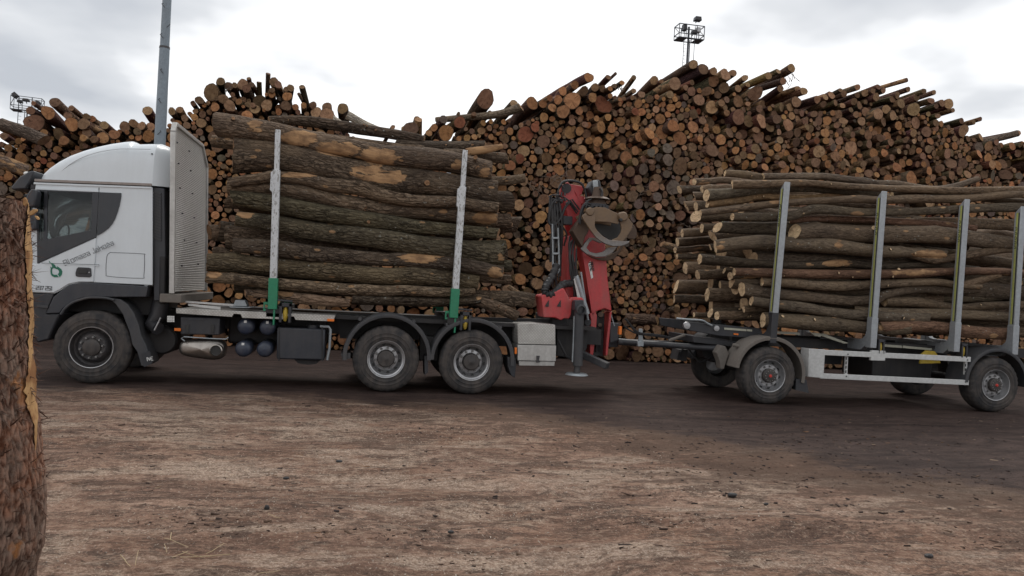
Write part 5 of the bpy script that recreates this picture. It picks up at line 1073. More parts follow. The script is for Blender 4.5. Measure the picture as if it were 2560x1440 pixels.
L3 = [(1451.7,622),(1462,607),(1473,594),(1487,594),(1506.7,606),(1500,608),(1482,600),(1474,606),(1467,620),(1474.6,629.5),(1490,633),(1506.7,629.5),(1522,618.8),(1543,617),(1532.7,631),(1512.8,641.7),(1490,643),(1467,635.6),(1454.7,626)]
b = MB(); b.prism(pts(L3, G+.2), G+.2, G+.245); b.build('grapple_jaw', M_grapg, grap, bevel=.008)
L4 = [(1467,637),(1490,644.5),(1513,643),(1533,632.5),(1547,626),(1560,600),(1570,590),(1566,606),(1552,628),(1537,646),(1520,652),(1500,651),(1480,645)]
b = MB(); b.prism(pts(L4, G+.38), G+.38, G+.42); b.build('grapple_jaw', M_rust, grap, bevel=.008)
b = MB(); b.prism(pts([(1566,594),(1583,562),(1590,575),(1591,590),(1585,598),(1568,597)], G+.4), G+.36, G+.40); b.build('grapple_jaw', M_rust, grap, bevel=.008)
for x, y, r in ((1476,529,.075),(1559,541,.085),(1553,549,.035)):
    p = at3(x, y, G-.07); b = MB(); b.lathe([(r,.06),(r,.02),(r*.8,.0),(.001,-.004)], p[0], p[2], 20, p[1]); b.build('pivot_pin', M_grap if r > .05 else M_txtb, grap, ang=40)
cx_, cz_ = at(1494,496,G+.22)
b = MB(); b.tube([(cx_,G+.22,cz_-.12),(cx_,G+.22,cz_-.02)], [.17,.12], 24); b.tube([(cx_,G+.22,cz_-.02),(cx_,G+.22,cz_+.02)], [.235,.17], 28); b.tube([(cx_,G+.22,cz_+.02),(cx_,G+.22,cz_+.2)], [.11,.08], 16); b.build('rotator', M_rust, grap, ang=40)
b = MB(); b.tube([(cx_-.02,G+.22,cz_-.16),(cx_-.02,G+.22,cz_-.11)], [.19,.19], 24)
for k in range(16):
    a = k*math.pi/8; b.box(cx_+.18*math.cos(a)-.02, cx_+.18*math.cos(a)+.02, G+.22+.18*math.sin(a)-.02, G+.22+.18*math.sin(a)+.02, cz_-.19, cz_-.12)
b.build('rotator_teeth', M_blk, grap)
b = MB()
for h in (((1450,560),(1452,530),(1462,512),(1478,518)),((1447,556),(1456,520),(1466,508),(1480,512)),((1465,520),(1468,505),(1480,496)),((1500,470),(1505,480),(1503,492),(1498,500))):
    b.tube([tuple(p) for p in cr_spline([at3(x, y, G+.1) for x, y in h], 6)], .02, 6)
b.build('grapple_hoses', M_hose, grap)['kind'] = 'stuff'
# ================================================================== the drawbar trailer
use(TRAILER)
trl = thing('log_trailer', 'dark two-axle drawbar log trailer with grey stakes and white side guard, loaded with thin logs', 'trailer', (2.2, 1.25, 0))
TW = [at(1925,937,0)[0], at(2490,962,0)[0]]
for i, cx in enumerate(TW):
    wheel(trl, cx, .50, .0, .51, .38, 'trailer'); wheel(trl, cx, .50, 2.5, .51, .38, 'trailer', near=False, flip=True)
    b = MB(); b.cyl((cx,.3,.5),(cx,2.2,.5),.075); b.build('axle', M_blk2, trl)
mudguard('mudguard', trl, TW[0]+.01, .53, .655, -12, 172, .0, .52, M_mud); mudguard('mudguard', trl, TW[1]+.02, .53, .645, -5, 180, .0, .52, M_guard)
for cx in TW: mudguard('mudguard', trl, cx, .53, .65, -8, 176, 1.98, 2.5, M_guard)
b = MB(); b.prism(pts([(1991,948),(2017,950),(2023,983),(1990,975)], .02), .03, .45); b.build('mud_flap', M_blk, trl)
b = MB(); b.prism(pts([(1699,874),(1720,874),(1716,904),(1692,900)], 1.9), 1.9, 2.3); b.build('mud_flap', M_guard, trl)
XA, XB = at(1722,810,.6)[0], at(2640,870,.6)[0]
zA = at(1830,815,.3)[1]
for yy in (.72, 1.68):
    b = MB(); b.prism([(XA+.9, .98), (XB, .98), (XB, 1.16), (XA+.9, 1.16)], yy, yy+.09); b.build('frame_rail', M_blk2, trl)
b = MB(); b.prism(pts([(1720,804),(1800,812),(1903,821),(1910,850),(1890,846),(1800,840),(1722,826)], .45), .45, .52); b.build('front_beam', M_blk, trl, bevel=.01)
b = MB(); b.prism(pts([(1720,804),(1800,812),(1903,821),(1910,850),(1890,846),(1800,840),(1722,826)], .45), 1.95, 2.02); b.build('front_beam', M_blk, trl, bevel=.01)
b = MB(); b.prism(pts([(1733,840),(1800,848),(1863,857),(1880,866),(1880,872),(1808,864),(1733,856)], .6), .6, 1.9); b.build('turntable_frame', M_blk, trl, bevel=.01)
xt_, zt_ = .0, 1.02; b = MB(); b.tube([(0,1.25,.93),(0,1.25,1.0)], [.55,.55], 40); b.build('turntable', M_blk2, trl)
b = MB(); b.prism(pts([(1811,819),(1866,823),(1866,828),(1811,824)], .44), .435, .46); b.build('cream_slot', M_cream, trl)
b = MB(); b.prism(pts([(1868,823),(1880,824),(1880,829),(1868,828)], .44), .435, .46); b.build('cream_slot', M_cream, trl)
b = MB(); b.prism(pts([(1940,828),(1999,831),(1999,837),(1940,834)], .44), .435, .5); b.build('cream_slot', M_cream, trl)
b = MB(); b.prism(pts([(2025,831),(2052,835),(2052,842),(2038,840)], .4), .4, .45); b.build('cream_slot', M_cream, trl)
b = MB(); b.prism(pts([(2035,832),(2060,834),(2122,858),(2110,859),(2060,842)], .42), .42, .47); b.build('cream_slot', M_cream, trl)
b = MB(); b.prism(pts([(1835,833),(1846,834),(1846,838),(1835,837)], .43), .43, .46); b.build('side_marker', M_amber, trl)
p0 = [at3(x, y, .4) for x, y in ((1691,796),(1700,797),(1725,799),(1755,801),(1768,808),(1780,814))]; b = MB(); b.tube([tuple(p) for p in cr_spline(p0, 5)], .018, 8); b.build('release_lever', M_steel, trl)
p = at3(1792,821,.42); b = MB(); b.lathe([(.05,.04),(.05,.0),(.001,-.004)], p[0], p[2], 20, p[1]); p = at3(1718,814,.42); b.lathe([(.07,.04),(.06,.0),(.001,-.004)], p[0], p[2], 20, p[1]); b.build('frame_bolt', M_rim, trl)
b = MB(); b.prism(pts([(1803,863),(1814,866),(1823,884),(1818,898),(1810,924),(1801,922),(1800,905),(1791,882)], .35), .35, .55); b.build('spring_hanger', M_mud, trl, bevel=.012)
b = MB(); b.prism(pts([(1740,862),(1800,868),(1800,890),(1780,905),(1750,890)], 1.2), 1.0, 1.3); b.build('front_bracket', M_blk2, trl)
p = [at3(x, y, .25) for x, y in ((1832,862),(1842,864),(1850,868),(1860,868),(1869,871))]; b = MB(); b.tube(p, [.03,.04,.025,.03,.025], 10); b.build('air_valve', M_mud, trl)
# drawbar
db = sub('drawbar', trl, at3(1545,852,1.1)); PL = at3(1548,854,1.15)
for x1_, y1_, d_ in ((1803,872,.55), (1745,862,1.95)):
    b = MB(); b.tube([PL, at3(x1_, y1_, d_)], .055, 14); b.build('drawbar_arm', M_blk, db)
b = MB(); b.tube([at3(1546,854,1.15), at3(1620,860,1.05)], .062, 14); b.build('drawbar_tube', M_guard, db)
b = MB(); b.prism(pts([(1597,822),(1606,822),(1607,860),(1595,862)], 1.0), .98, 1.02); b.prism(pts([(1594,853),(1609,854),(1609,866),(1594,866)], .95), .94, 1.2); b.build('drawbar_clamp', M_steel, db, bevel=.006)
b = MB(); p = at3(1803,874,.5); b.lathe([(.05,.04),(.05,-.02),(.001,-.024)], p[0], p[2], 16, p[1]); b.build('drawbar_bolt', M_rim, db)
b = MB()
for h in (((1563,796),(1575,812),(1590,830),(1620,838),(1660,842),(1690,856)),((1566,798),(1580,816),(1600,832),(1650,838),(1700,850)),((1560,815),(1575,826),(1600,835),(1680,846),(1720,852)),((1720,870),(1735,890),(1750,905),(1765,900),(1790,885)),((1700,800),(1712,802),(1730,803)),((1700,880),(1720,860),(1740,850))):
    b.tube([tuple(q) for q in cr_spline([at3(x, y, .95) for x, y in h], 6)], .016, 6)
b.build('air_hoses', M_hose, db)['kind'] = 'stuff'
b = MB(); b.tube([at3(1672,852,.9), at3(1712,838,.9)], .03, 10); b.build('support_strut', M_mud, db)
# bunks and stakes
for i, (pb, pt_, blk) in enumerate((((1934,838),(1967,455),1), ((2184,850),(2209,478),0), ((2392,866),(2416,498),0), ((2538,872),(2556,516),0))):
    xb, zb_ = at(*pb, 0); xt, zt_ = at(*pt_, 0); zb_ = 1.21; bk_ = sub('bunk', trl, (xb, .0, 1.15)); w2 = .055
    bed = [(.15,1.12),(.155,1.38),(.19,1.29),(.26,1.235),(.36,1.215),(2.14,1.215),(2.24,1.235),(2.31,1.29),(2.345,1.38),(2.35,1.12),(2.2,1.02),(.3,1.02)]
    b = MB(); b.prismx(bed, xb-.05, xb+.05); b.build('bunk_bed', M_stake if not blk else M_guard, bk_, bevel=.006)
    for y0_, sgn in ((0., -1), (2.36, 1)):
        st = sub('stake', trl, (xb, y0_, 1.1)); f = lambda z, y: (xb+(xt-xb)*(z-zb_)/(zt_-zb_), y + sgn*.03*(z-zb_)/(zt_-zb_), z)
        zs_ = 1.62; b = MB(); A = f(1.12, y0_); Bq = f(zs_, y0_)
        b.add([(A[0]-w2-.006,y0_-.006,1.08),(A[0]+w2+.006,y0_-.006,1.08),(A[0]+w2+.006,y0_+.146,1.08),(A[0]-w2-.006,y0_+.146,1.08),(Bq[0]-w2-.006,Bq[1]-.006,zs_),(Bq[0]+w2+.006,Bq[1]-.006,zs_),(Bq[0]+w2+.006,Bq[1]+.146,zs_),(Bq[0]-w2-.006,Bq[1]+.146,zs_)], [(0,3,2,1),(4,5,6,7),(0,1,5,4),(1,2,6,5),(2,3,7,6),(3,0,4,7)])
        b.build('stake_socket', M_blk if blk else M_stake, st, bevel=.006)
        T0, T1 = f(1.5, y0_), f(zt_, y0_); dp = .14
        vs = []
        for (X, Y, Z), c_ in ((T0, 0), (T1, 1)):
            vs += [(X-w2,Y,Z-(.0)),(X+w2,Y,Z),(X+w2,Y+dp,Z-.12*c_),(X-w2,Y+dp,Z-.12*c_)]
        b = MB(); b.add(vs, [(0,3,2,1),(4,5,6,7),(0,1,5,4),(1,2,6,5),(2,3,7,6),(3,0,4,7)]); b.build('stake_post', M_stake, st, bevel=.008)
        u0, u1 = f(1.64, y0_), f(zt_-.12, y0_); m_ = MB()
        def leaf(X, off): return X - w2 - off
        for (ya, yb_, mt, nm, off) in ((.02,.045,M_txtb,'dark_groove',.0015),(.05,.092,M_ystrip,'reflective_strip',.003)):
            m_ = MB(); m_.add([(leaf(u0[0],off),u0[1]+ya,u0[2]),(leaf(u0[0],off),u0[1]+yb_,u0[2]),(leaf(u1[0],off),u1[1]+yb_,u1[2]),(leaf(u1[0],off),u1[1]+ya,u1[2]),
                (leaf(u0[0],-.004),u0[1]+ya,u0[2]),(leaf(u0[0],-.004),u0[1]+yb_,u0[2]),(leaf(u1[0],-.004),u1[1]+yb_,u1[2]),(leaf(u1[0],-.004),u1[1]+ya,u1[2])], [(0,1,2,3),(7,6,5,4),(0,4,5,1),(1,5,6,2),(2,6,7,3),(3,7,4,0)]); m_.build(nm, mt, st)
        if sgn < 0:
            m_ = MB()
            for k in range(5):
                z = zt_-.42-.085*k; X, Y, _ = f(z, y0_); m_.tube([(X-w2-.006, Y+.077+.020*math.cos(a), z+.028*math.sin(a)) for a in np.linspace(.4, 5.9, 13)], .0045, 4)
            m_.build('stake_lettering', M_txtb, st)['kind'] = 'stuff'
    if i in (1, 2):
        b = MB(); q = xb+.17; b.box(q-.06,q-.03,.0,.14,.98,1.22); b.box(q+.03,q+.06,.0,.14,.98,1.22); b.box(q-.06,q+.06,.0,.14,1.19,1.24); wf = b.build('strap_winder', M_blk, trl, bevel=.005)
        b = MB(); b.tube([(q,.05,1.0+.19*k/6) for k in range(7)], [.015,.026,.032,.034,.032,.026,.015], 12); b.build('yellow_roller', M_yel, wf)
# slot beam and boxes between the bunks
b = MB(); b.prism(pts([(2000,838),(2160,852),(2200,862),(2345,872),(2400,880),(2400,868),(2200,856),(2100,845)], .5), .5, .6); b.build('slot_beam', M_blk2, trl)
b = MB(); b.prism(pts([(2200,860),(2255,864),(2255,870),(2200,866)], .48), .48, .5); b.build('cream_slot', M_cream, trl)
b = MB(); b.prism(pts([(2257,864),(2330,871),(2330,876),(2257,870)], .48), .48, .5); b.build('cream_slot', M_cream, trl)
b = MB(); b.prism(pts([(2410,872),(2452,876),(2452,880),(2410,876)], .48), .48, .5); b.build('cream_slot', M_cream, trl)
b = MB(); b.box(TW[1]-2.0, TW[1]-.75, .75, 1.75, .45, .95); b.build('equipment_box', M_blk2, trl, bevel=.02)
b = MB(); b.box(TW[0]+1.0, TW[1]-2.1, 1.6, 1.7, .62, .80); b.build('inner_guard_plate', M_blk, trl)
b = MB(); b.prism(pts([(2303,884),(2314,876),(2336,878),(2345,890),(2350,908),(2298,909)], .35), .33, .37); b.build('yellow_chock', M_yel, trl, bevel=.006)
# white side guard
sg = sub('side_guard', trl, at3(2050,900,0))
def rail(P0, P1, h, nm):
    x0, z0 = at(*P0, 0); x1, z1 = at(*P1, 0); b = MB(); b.beam((x0,.03,z0),(x1,.03,z1),.05,h); return b.build(nm, M_rail, sg, bevel=.008)
rail((2052,881), (2428,899), .095, 'guard_rail'); rail((2052,940), (2423,957), .095, 'guard_rail')
c = [at(x, y, 0) for x, y in ((2045,873),(2062,874.5),(2059,947.5),(2042,944))]
b = MB(); q = [(c[0][0],.006),(c[0][0]+.14,.002),(c[0][0]+.14,.055),(c[0][0],.055),(c[0][0]-.10,.12),(c[0][0]-.13,.3),(c[0][0]-.16,.3),(c[0][0]-.12,.08)]
n_ = len(q); za, zb2 = c[3][1], c[0][1]; tri = geometry.tessellate_polygon([[Vector((a, b_, 0)) for a, b_ in q]])
b.add([(a, b_, za) for a, b_ in q]+[(a, b_, zb2) for a, b_ in q], [tuple(t) for t in tri]+[tuple(i+n_ for i in reversed(t)) for t in tri]+[(i,(i+1)%n_,n_+(i+1)%n_,n_+i) for i in range(n_)]); b.build('guard_end_panel', M_rail, sg, bevel=.006)
for x, y0_, y1_ in ((2116,884,941),(2414,901,954)):
    b = MB(); b.beam(at3(x, y0_, .06), at3(x-2.5, y1_, .06), .05, .035, (0,1,0)); b.build('guard_post', M_rail, sg)
    b = MB()
    for k in range(4): p = at3(x-.4*k, y0_+12+11*k, .033); b.box(p[0]-.008,p[0]+.008,.028,.04,p[2]-.025,p[2]+.025)
    b.build('post_slots', M_txtb, sg)['kind'] = 'stuff'
b = MB()
for x, y in ((2120,885.5),(2116,941),(2419,900),(2414,955)): p = at3(x, y, 0); b.cyl((p[0],.01,p[2]),(p[0],-.004,p[2]),.012,.012,10)
b.build('guard_bolts', M_txtb, sg)['kind'] = 'stuff'
b = MB(); b.prism(pts([(2179,876),(2214,877),(2213,902),(2177,901)], -.0), .0, .06); b.build('guard_sleeve', M_rail, sg, bevel=.006)

# ================================================================== logs on the lorry
use(TRUCK)
GT = 'thick logs loaded on the lorry'
TL = [
 ([(543,312,30),(640,325,28),(700,335,26),(792,359,26),(880,373,24),(960,387,25),(1060,397,28),(1120,405,26),(1226,429,26)], .32, .45, 'topmost thick log on the lorry with long peeled orange patches'),
 ([(673,299,9),(740,300,13),(800,306,14),(900,322,14),(1000,340,13),(1060,352,12)], 1.0, .25, 'lichen-spotted log lying behind the topmost thick log'),
 ([(740,338,13),(850,352,14),(960,368,14),(1060,378,13)], .85, .3, 'dark log filling the gap under the lichen-spotted one'),
 ([(990,358,10),(1062,365,12),(1140,366,13),(1212,362,11)], .95, .25, 'straight log at the top rear of the lorry load'),
 ([(1110,383,13),(1180,388,14),(1268,395,14)], .75, .35, 'short stout log behind the top of the rear lorry stake'),
 ([(1165,380,9),(1215,374,9),(1256,366,6)], .55, .62, 'split log with bright wedge on top of the load near the rear stake'),
 ([(584,387,42),(690,393,36),(800,411,31),(960,447,33),(1117,462,27),(1241,479,29)], .34, .41, 'very thick ridged log with an orange scar, second from the top'),
 ([(530,352,16),(600,360,17),(700,372,16)], .95, .42, 'splintered log end showing left of the second thick log'),
 ([(575,456,12),(630,447,13),(687,440,14),(760,446,15),(820,461,17),(897,470,18),(950,487,17),(1025,501,15),(1145,504,14),(1190,512,15),(1245,518,14)], .18, .30, 'crooked pale log bending down below the very thick log'),
 ([(570,468,20),(680,472,20),(780,487,20),(860,508,21),(960,520,21),(1044,526,19),(1153,536,18),(1242,548,17)], .34, .36, 'smooth brown log with a bright chip at its right end'),
 ([(579,493,18),(687,509,22),(800,532,22),(960,556,20),(1044,568,17),(1246,583,13)], .30, .24, 'dark mossy log in the middle of the lorry load'),
 ([(592,546,20),(687,557,23),(800,580,26),(960,598,28),(1044,610,27),(1254,636,28)], .33, .26, 'broad dark olive log with splintered pale left end'),
 ([(523,580,20),(600,583,20)], 1.0, .15, 'dark short-looking log end behind the front row left of the front stake'),
 ([(587,612,17),(687,622,20),(800,636,19),(960,647,16),(1008,647,17),(1153,662,17),(1256,684,15)], .24, .38, 'brown log with one long orange scar left of the rear stake'),
 ([(532,627,11),(600,633,11)], .8, .4, 'thin log with cut end poking out above the scaly-barked log'),
 ([(517,655,24),(687,666,25),(800,674,26),(960,688,23),(1044,690,24),(1194,708,23)], .32, .22, 'thick log with scaly yellow-grey bark low in the load'),
 ([(516,693,13),(600,699,14),(687,707,14),(800,718,15),(960,729,14),(1008,727,13),(1135,731,12),(1187,727,7)], .18, .36, 'slim crooked log with pale stripped left tip'),
 ([(612,733,10),(687,736,10),(725,741,12),(800,751,13),(875,757,10)], .2, .52, 'short stripped log under the load by the green stake foot'),
 ([(880,748,12),(960,752,12),(1080,755,12),(1160,753,10),(1202,750,8)], .22, .34, 'thin brown log with broken tip just above the mudguards'),
 ([(1060,733,14),(1150,739,16),(1290,746,17),(1334,752,17)], .55, .36, 'long log reaching farthest right toward the crane'),
 ([(1190,752,13),(1240,768,14),(1293,790,13)], .35, .3, 'log sagging down over the aluminium tool box'),
 ([(1160,500,25),(1268,503,27)], 1.0, .3, 'blunt log end behind the right end, under the very thick log'),
 ([(1170,548,18),(1277,552,19)], .9, .25, 'sawn log end standing out right of the chipped brown log'),
 ([(1190,566,20),(1297,562,18)], 1.25, .3, 'farthest log end right of the mid load with curled bark'),
 ([(1220,452,11),(1265,452,12),(1313,446,11)], .8, .4, 'stubby branch log sticking out right toward the stack'),
 ([(1170,617,15),(1262,618,18)], .8, .4, 'log end with orange split beside the olive log'),
 ([(1170,664,15),(1278,666,15)], .85, .2, 'barky log end below the olive log at the right'),
 ([(1150,690,12),(1276,700,12)], 1.1, .2, 'thin dark log end low at the right of the load'),
]
for i, (P, d, pl_, lab) in enumerate(TL):
    bk_ = OAK[i % 5]; 
    if 'olive' in lab or 'mossy' in lab: bk_ = (.090,.078,.054)
    if 'yellow-grey' in lab: bk_ = (.135,.108,.072)
    if 'pale' in lab and 'crooked' in lab: bk_ = (.16,.12,.085)
    load_log('loaded_log', P, d, lab, bk_, CUTS['t'] if rs.rand() < .6 else CUTS['b'], pl_, GT, nseg=28 if P[0][2] > 20 else 20, n=9, lump=.022 if P[0][2] > 20 else .035)
for k in range(14):
    z = rs.uniform(1.5, 3.62); d = rs.uniform(.75, 2.1); r = rs.uniform(.12,.21); x0 = rs.uniform(-2.55,-1.9); x1 = rs.uniform(1.9,2.5)
    Q = np.array([TRUCK.w((x, d+rs.normal(0,.02), z+rs.normal(0,.02)-.03*(x-x0)/4*(2 if z > 3 else 1))) for x in np.linspace(x0, x1, 8)])
    add_log('loaded_log', Q, np.full(8, r), 14, rs, OAK[k % 5], CUTS['b'], .25, 'dark log inside the lorry load behind the front row', 'log', 'logs hidden inside the lorry load', lump=.05)

# ================================================================== logs on the trailer
use(TRAILER)
GR = 'thin logs loaded on the trailer'
def dep(x): return .30 + max(0., (1828-x)/138.)*2.1
W = [ # full length front row
 ([(1813,433,8),(1870,437,9),(1930,451,9),(2010,470,9)], .5, None, .3, 'log bending down at the very top of the trailer load'),
 ([(1907,441,8),(2000,441,9),(2060,441,9),(2127,449,9),(2193,459,8),(2238,460,9),(2327,473,9),(2380,467,8),(2447,447,7)], .45, None, .22, 'wavy topmost log whose right end kicks upward'),
 ([(1830,461,11),(1900,460,10),(2010,457,8),(2127,466,8),(2250,472,8),(2390,477,9),(2540,474,9)], .30, 1.0, .25, 'top log with a big oval cut face left of the first stake'),
 ([(1765,488,16),(1830,482,13),(1960,469,14),(2060,468,14),(2140,477,12),(2200,486,8)], .55, None, .36, 'thick-ended log with frayed face at the upper left of the trailer load'),
 ([(1768,510,10),(1850,501,9),(1900,491,9),(1960,494,8),(2040,492,7),(2140,482,8)], .6, None, .46, 'stripped yellowish log near the top of the trailer load'),
 ([(1752,532,8),(1850,521,9),(1930,511,9),(2060,502,9),(2140,497,10),(2200,500,10),(2300,497,11),(2420,497,10),(2540,485,9)], .25, 1.2, .25, 'long slightly bowed log, fourth from the top across three stakes'),
 ([(1830,542,9),(1920,541,10),(1980,540,10),(2030,524,11),(2120,529,10),(2160,531,9),(2282,528,9),(2415,523,10),(2549,519,11)], .2, 1.0, .22, 'humped grey-green log passing over the first stake'),
 ([(1975,553,8),(2040,546,8),(2150,549,8),(2260,556,9)], .40, 1.5, .2, 'thin reddish log under the humped one'),
 ([(1794,568,14),(1940,570,17),(2060,572,14)], .55, 3., .15, 'dark smooth log with round cut end at mid height'),
 ([(1985,580,18),(2060,578,20),(2193,583,21),(2393,593,20),(2527,606,17)], .30, None, .2, 'fattest grey log with sawn face between first and second stake'),
 ([(2240,558,8),(2330,556,13),(2500,560,14)], .5, 1., .2, 'log with hollow stub end right of the second stake'),
 ([(1787,617,17),(1850,610,18),(1900,606,19),(1940,607,18),(2060,614,20),(2171,627,17),(2280,630,13),(2364,637,11)], .28, None, .34, 'thick pale-cut log sagging between the first stakes'),
 ([(2262,632,9),(2330,648,9),(2400,640,9),(2460,630,9),(2527,624,8)], .30, 1., .2, 'slim curved log rising to the right past the third stake'),
 ([(1750,648,14),(1820,653,13),(1910,659,11),(1990,664,12),(2060,662,12),(2127,659,12),(2207,665,10),(2327,662,10)], .45, 1., .3, 'mottled log with clean cut end at the left'),
 ([(1835,680,11),(1920,682,12),(2060,686,12),(2170,686,12),(2282,683,12),(2393,678,10),(2500,680,10)], .25, 1., .38, 'reddish scraped log running level across the load'),
 ([(1905,705,13),(1950,707,13),(2060,715,13),(2200,712,12),(2330,705,10)], .28, 1., .2, 'blotchy log starting just left of the first stake'),
 ([(1855,723,19),(1890,728,17),(1940,735,15),(2020,742,14),(2120,750,13),(2190,747,12),(2207,738,12),(2282,722,12),(2371,724,12),(2444,722,10)], .34, None, .24, 'mossy log with cleft end arching up right of the second stake'),
 ([(2393,716,10),(2450,702,9),(2500,687,8)], .25, None, .3, 'broken-tipped log slanting up between third and fourth stake'),
 ([(1877,752,12),(1920,758,12),(2000,768,13),(2080,781,12),(2200,790,12)], .28, 1., .3, 'stripped-barked log low behind the first stake'),
 ([(2140,776,13),(2200,784,13),(2380,786,12),(2530,793,11)], .35, 1., .2, 'smooth dark log second from the bottom at the right'),
 ([(2210,752,14),(2300,757,13),(2389,768,9),(2460,764,10),(2527,762,10)], .4, 1., .15, 'shadowed log under the mossy arch'),
 ([(1905,800,20),(1960,802,19),(2060,810,20),(2120,816,17),(2167,819,16),(2195,819,15)], .26, .6, .2, 'bottom thick log with splintered butt against the first stake'),
 ([(2200,818,15),(2300,817,15),(2380,821,15),(2402,826,16),(2460,832,15),(2522,834,15)], .28, None, .28, 'bottom reddish log ending left of the rearmost stake'),
 ([(2548,706,9),(2620,705,9),(2700,704,9)], .3, None, .3, 'pale stripped log entering at the far right'),
 ([(2230,486,8),(2320,484,8),(2500,500,8)], .6, 1., .3, 'thin shaded log under the top right logs'),
 ([(2160,600,10),(2400,640,12),(2520,655,12)], .75, 1., .2, 'dark log deep behind the third stake'),
 ([(2200,735,12),(2400,745,12),(2540,735,11)], .7, 1., .2, 'dim log behind the mossy arch'),
]
for i, (P, d, tl, pl_, lab) in enumerate(W):
    bk_ = [(.122,.092,.064),(.098,.077,.056),(.138,.100,.068),(.080,.066,.050),(.112,.086,.062)][i % 5]
    if 'reddish' in lab: bk_ = (.155,.092,.064)
    if 'yellowish' in lab: bk_ = (.21,.14,.08)
    load_log('loaded_log', P, d, lab, bk_, (.76,.58,.37), pl_, GR, tail=tl, lump=.05, n=8, mat=M_smooth)
EN = [(1736,455,8,'small cut end second from the top left of the trailer load'),(1698,475,10,'log end reaching farthest left near the top of the trailer load'),(1755,473,9,'round end just above the frayed thick one'),(1735,490,10,'small round end left of the frayed thick one'),
 (1740,516,12,'end below the frayed log, right one of a touching pair'),(1716,516,13,'end below the frayed log, left one of a touching pair'),(1741,541,14,'cut end under the long bowed log'),(1755,570,12,'oval end sloping up at mid height'),(1706,583,11,'curled-bark end sloping up at the left edge of mid height'),
 (1780,590,14,'ridged end above the thick pale-cut log'),(1775,618,8,'small end tucked left of the thick pale-cut log'),(1694,605,12,'bright round end at the left edge above two thin ones'),(1688,625,8,'thin grey-barked end at the left edge'),(1692,642,7,'thinnest end at the left edge'),
 (1713,670,17,'squarish torn end at the left edge'),(1744,687,12,'round end right of the squarish torn one'),(1825,690,11,'oval end tucked left of the reddish scraped log'),(1690,716,18,'big bright heart-shaped end at the lower left'),(1769,736,17,'knobbly log end right of the big bright one'),
 (1686,748,10,'pale oval end below the big bright one'),(1860,773,9,'small end near the stripped-barked log'),(1735,787,6,'forked thin log end low at the left'),(1775,782,13,'bent log end low at the left'),(1792,789,11,'clean bright end of the lowest front log'),(1810,677,7,'small round end between the oval ones')]
for i, (x, y, r, lab) in enumerate(EN):
    d = dep(x) + (.25 if x > 1800 else 0); bk_ = [(.112,.084,.060),(.090,.070,.052),(.128,.094,.066)][i % 3]
    sl = rs.uniform(-.5,.3) if y > 700 else rs.uniform(-.3,.6)
    load_log('loaded_log', [(x, y, r), (x+40, y-sl*3, r*.98), (x+80, y-sl*6+rs.uniform(-2,2), r*.95)], d, lab, bk_, tuple(np.array((.76,.58,.375))*rs.uniform(.8,1.08)), .3 if i % 4 else .42, GR, tail=4.2, lump=.045, nseg=16, mat=M_smooth)
for k in range(44):
    z = rs.uniform(1.32, 3.5); d = rs.uniform(.55, 2.1); r = rs.uniform(.08,.15); x0 = rs.uniform(-.55,-.1) if k % 2 else rs.uniform(1.6,2.6); x1 = x0+rs.uniform(3.8,4.6)
    Q = np.array([TRAILER.w((x, d+rs.normal(0,.03), z+rs.normal(0,.03))) for x in np.linspace(x0, x1, 8)])
    add_log('loaded_log', Q, np.full(8, r), 12, rs, OAK[k % 5], (.55,.40,.25), .25, 'dark log inside the trailer load behind the front row', 'log', 'logs hidden inside the trailer load', lump=.05, mat=M_smooth)

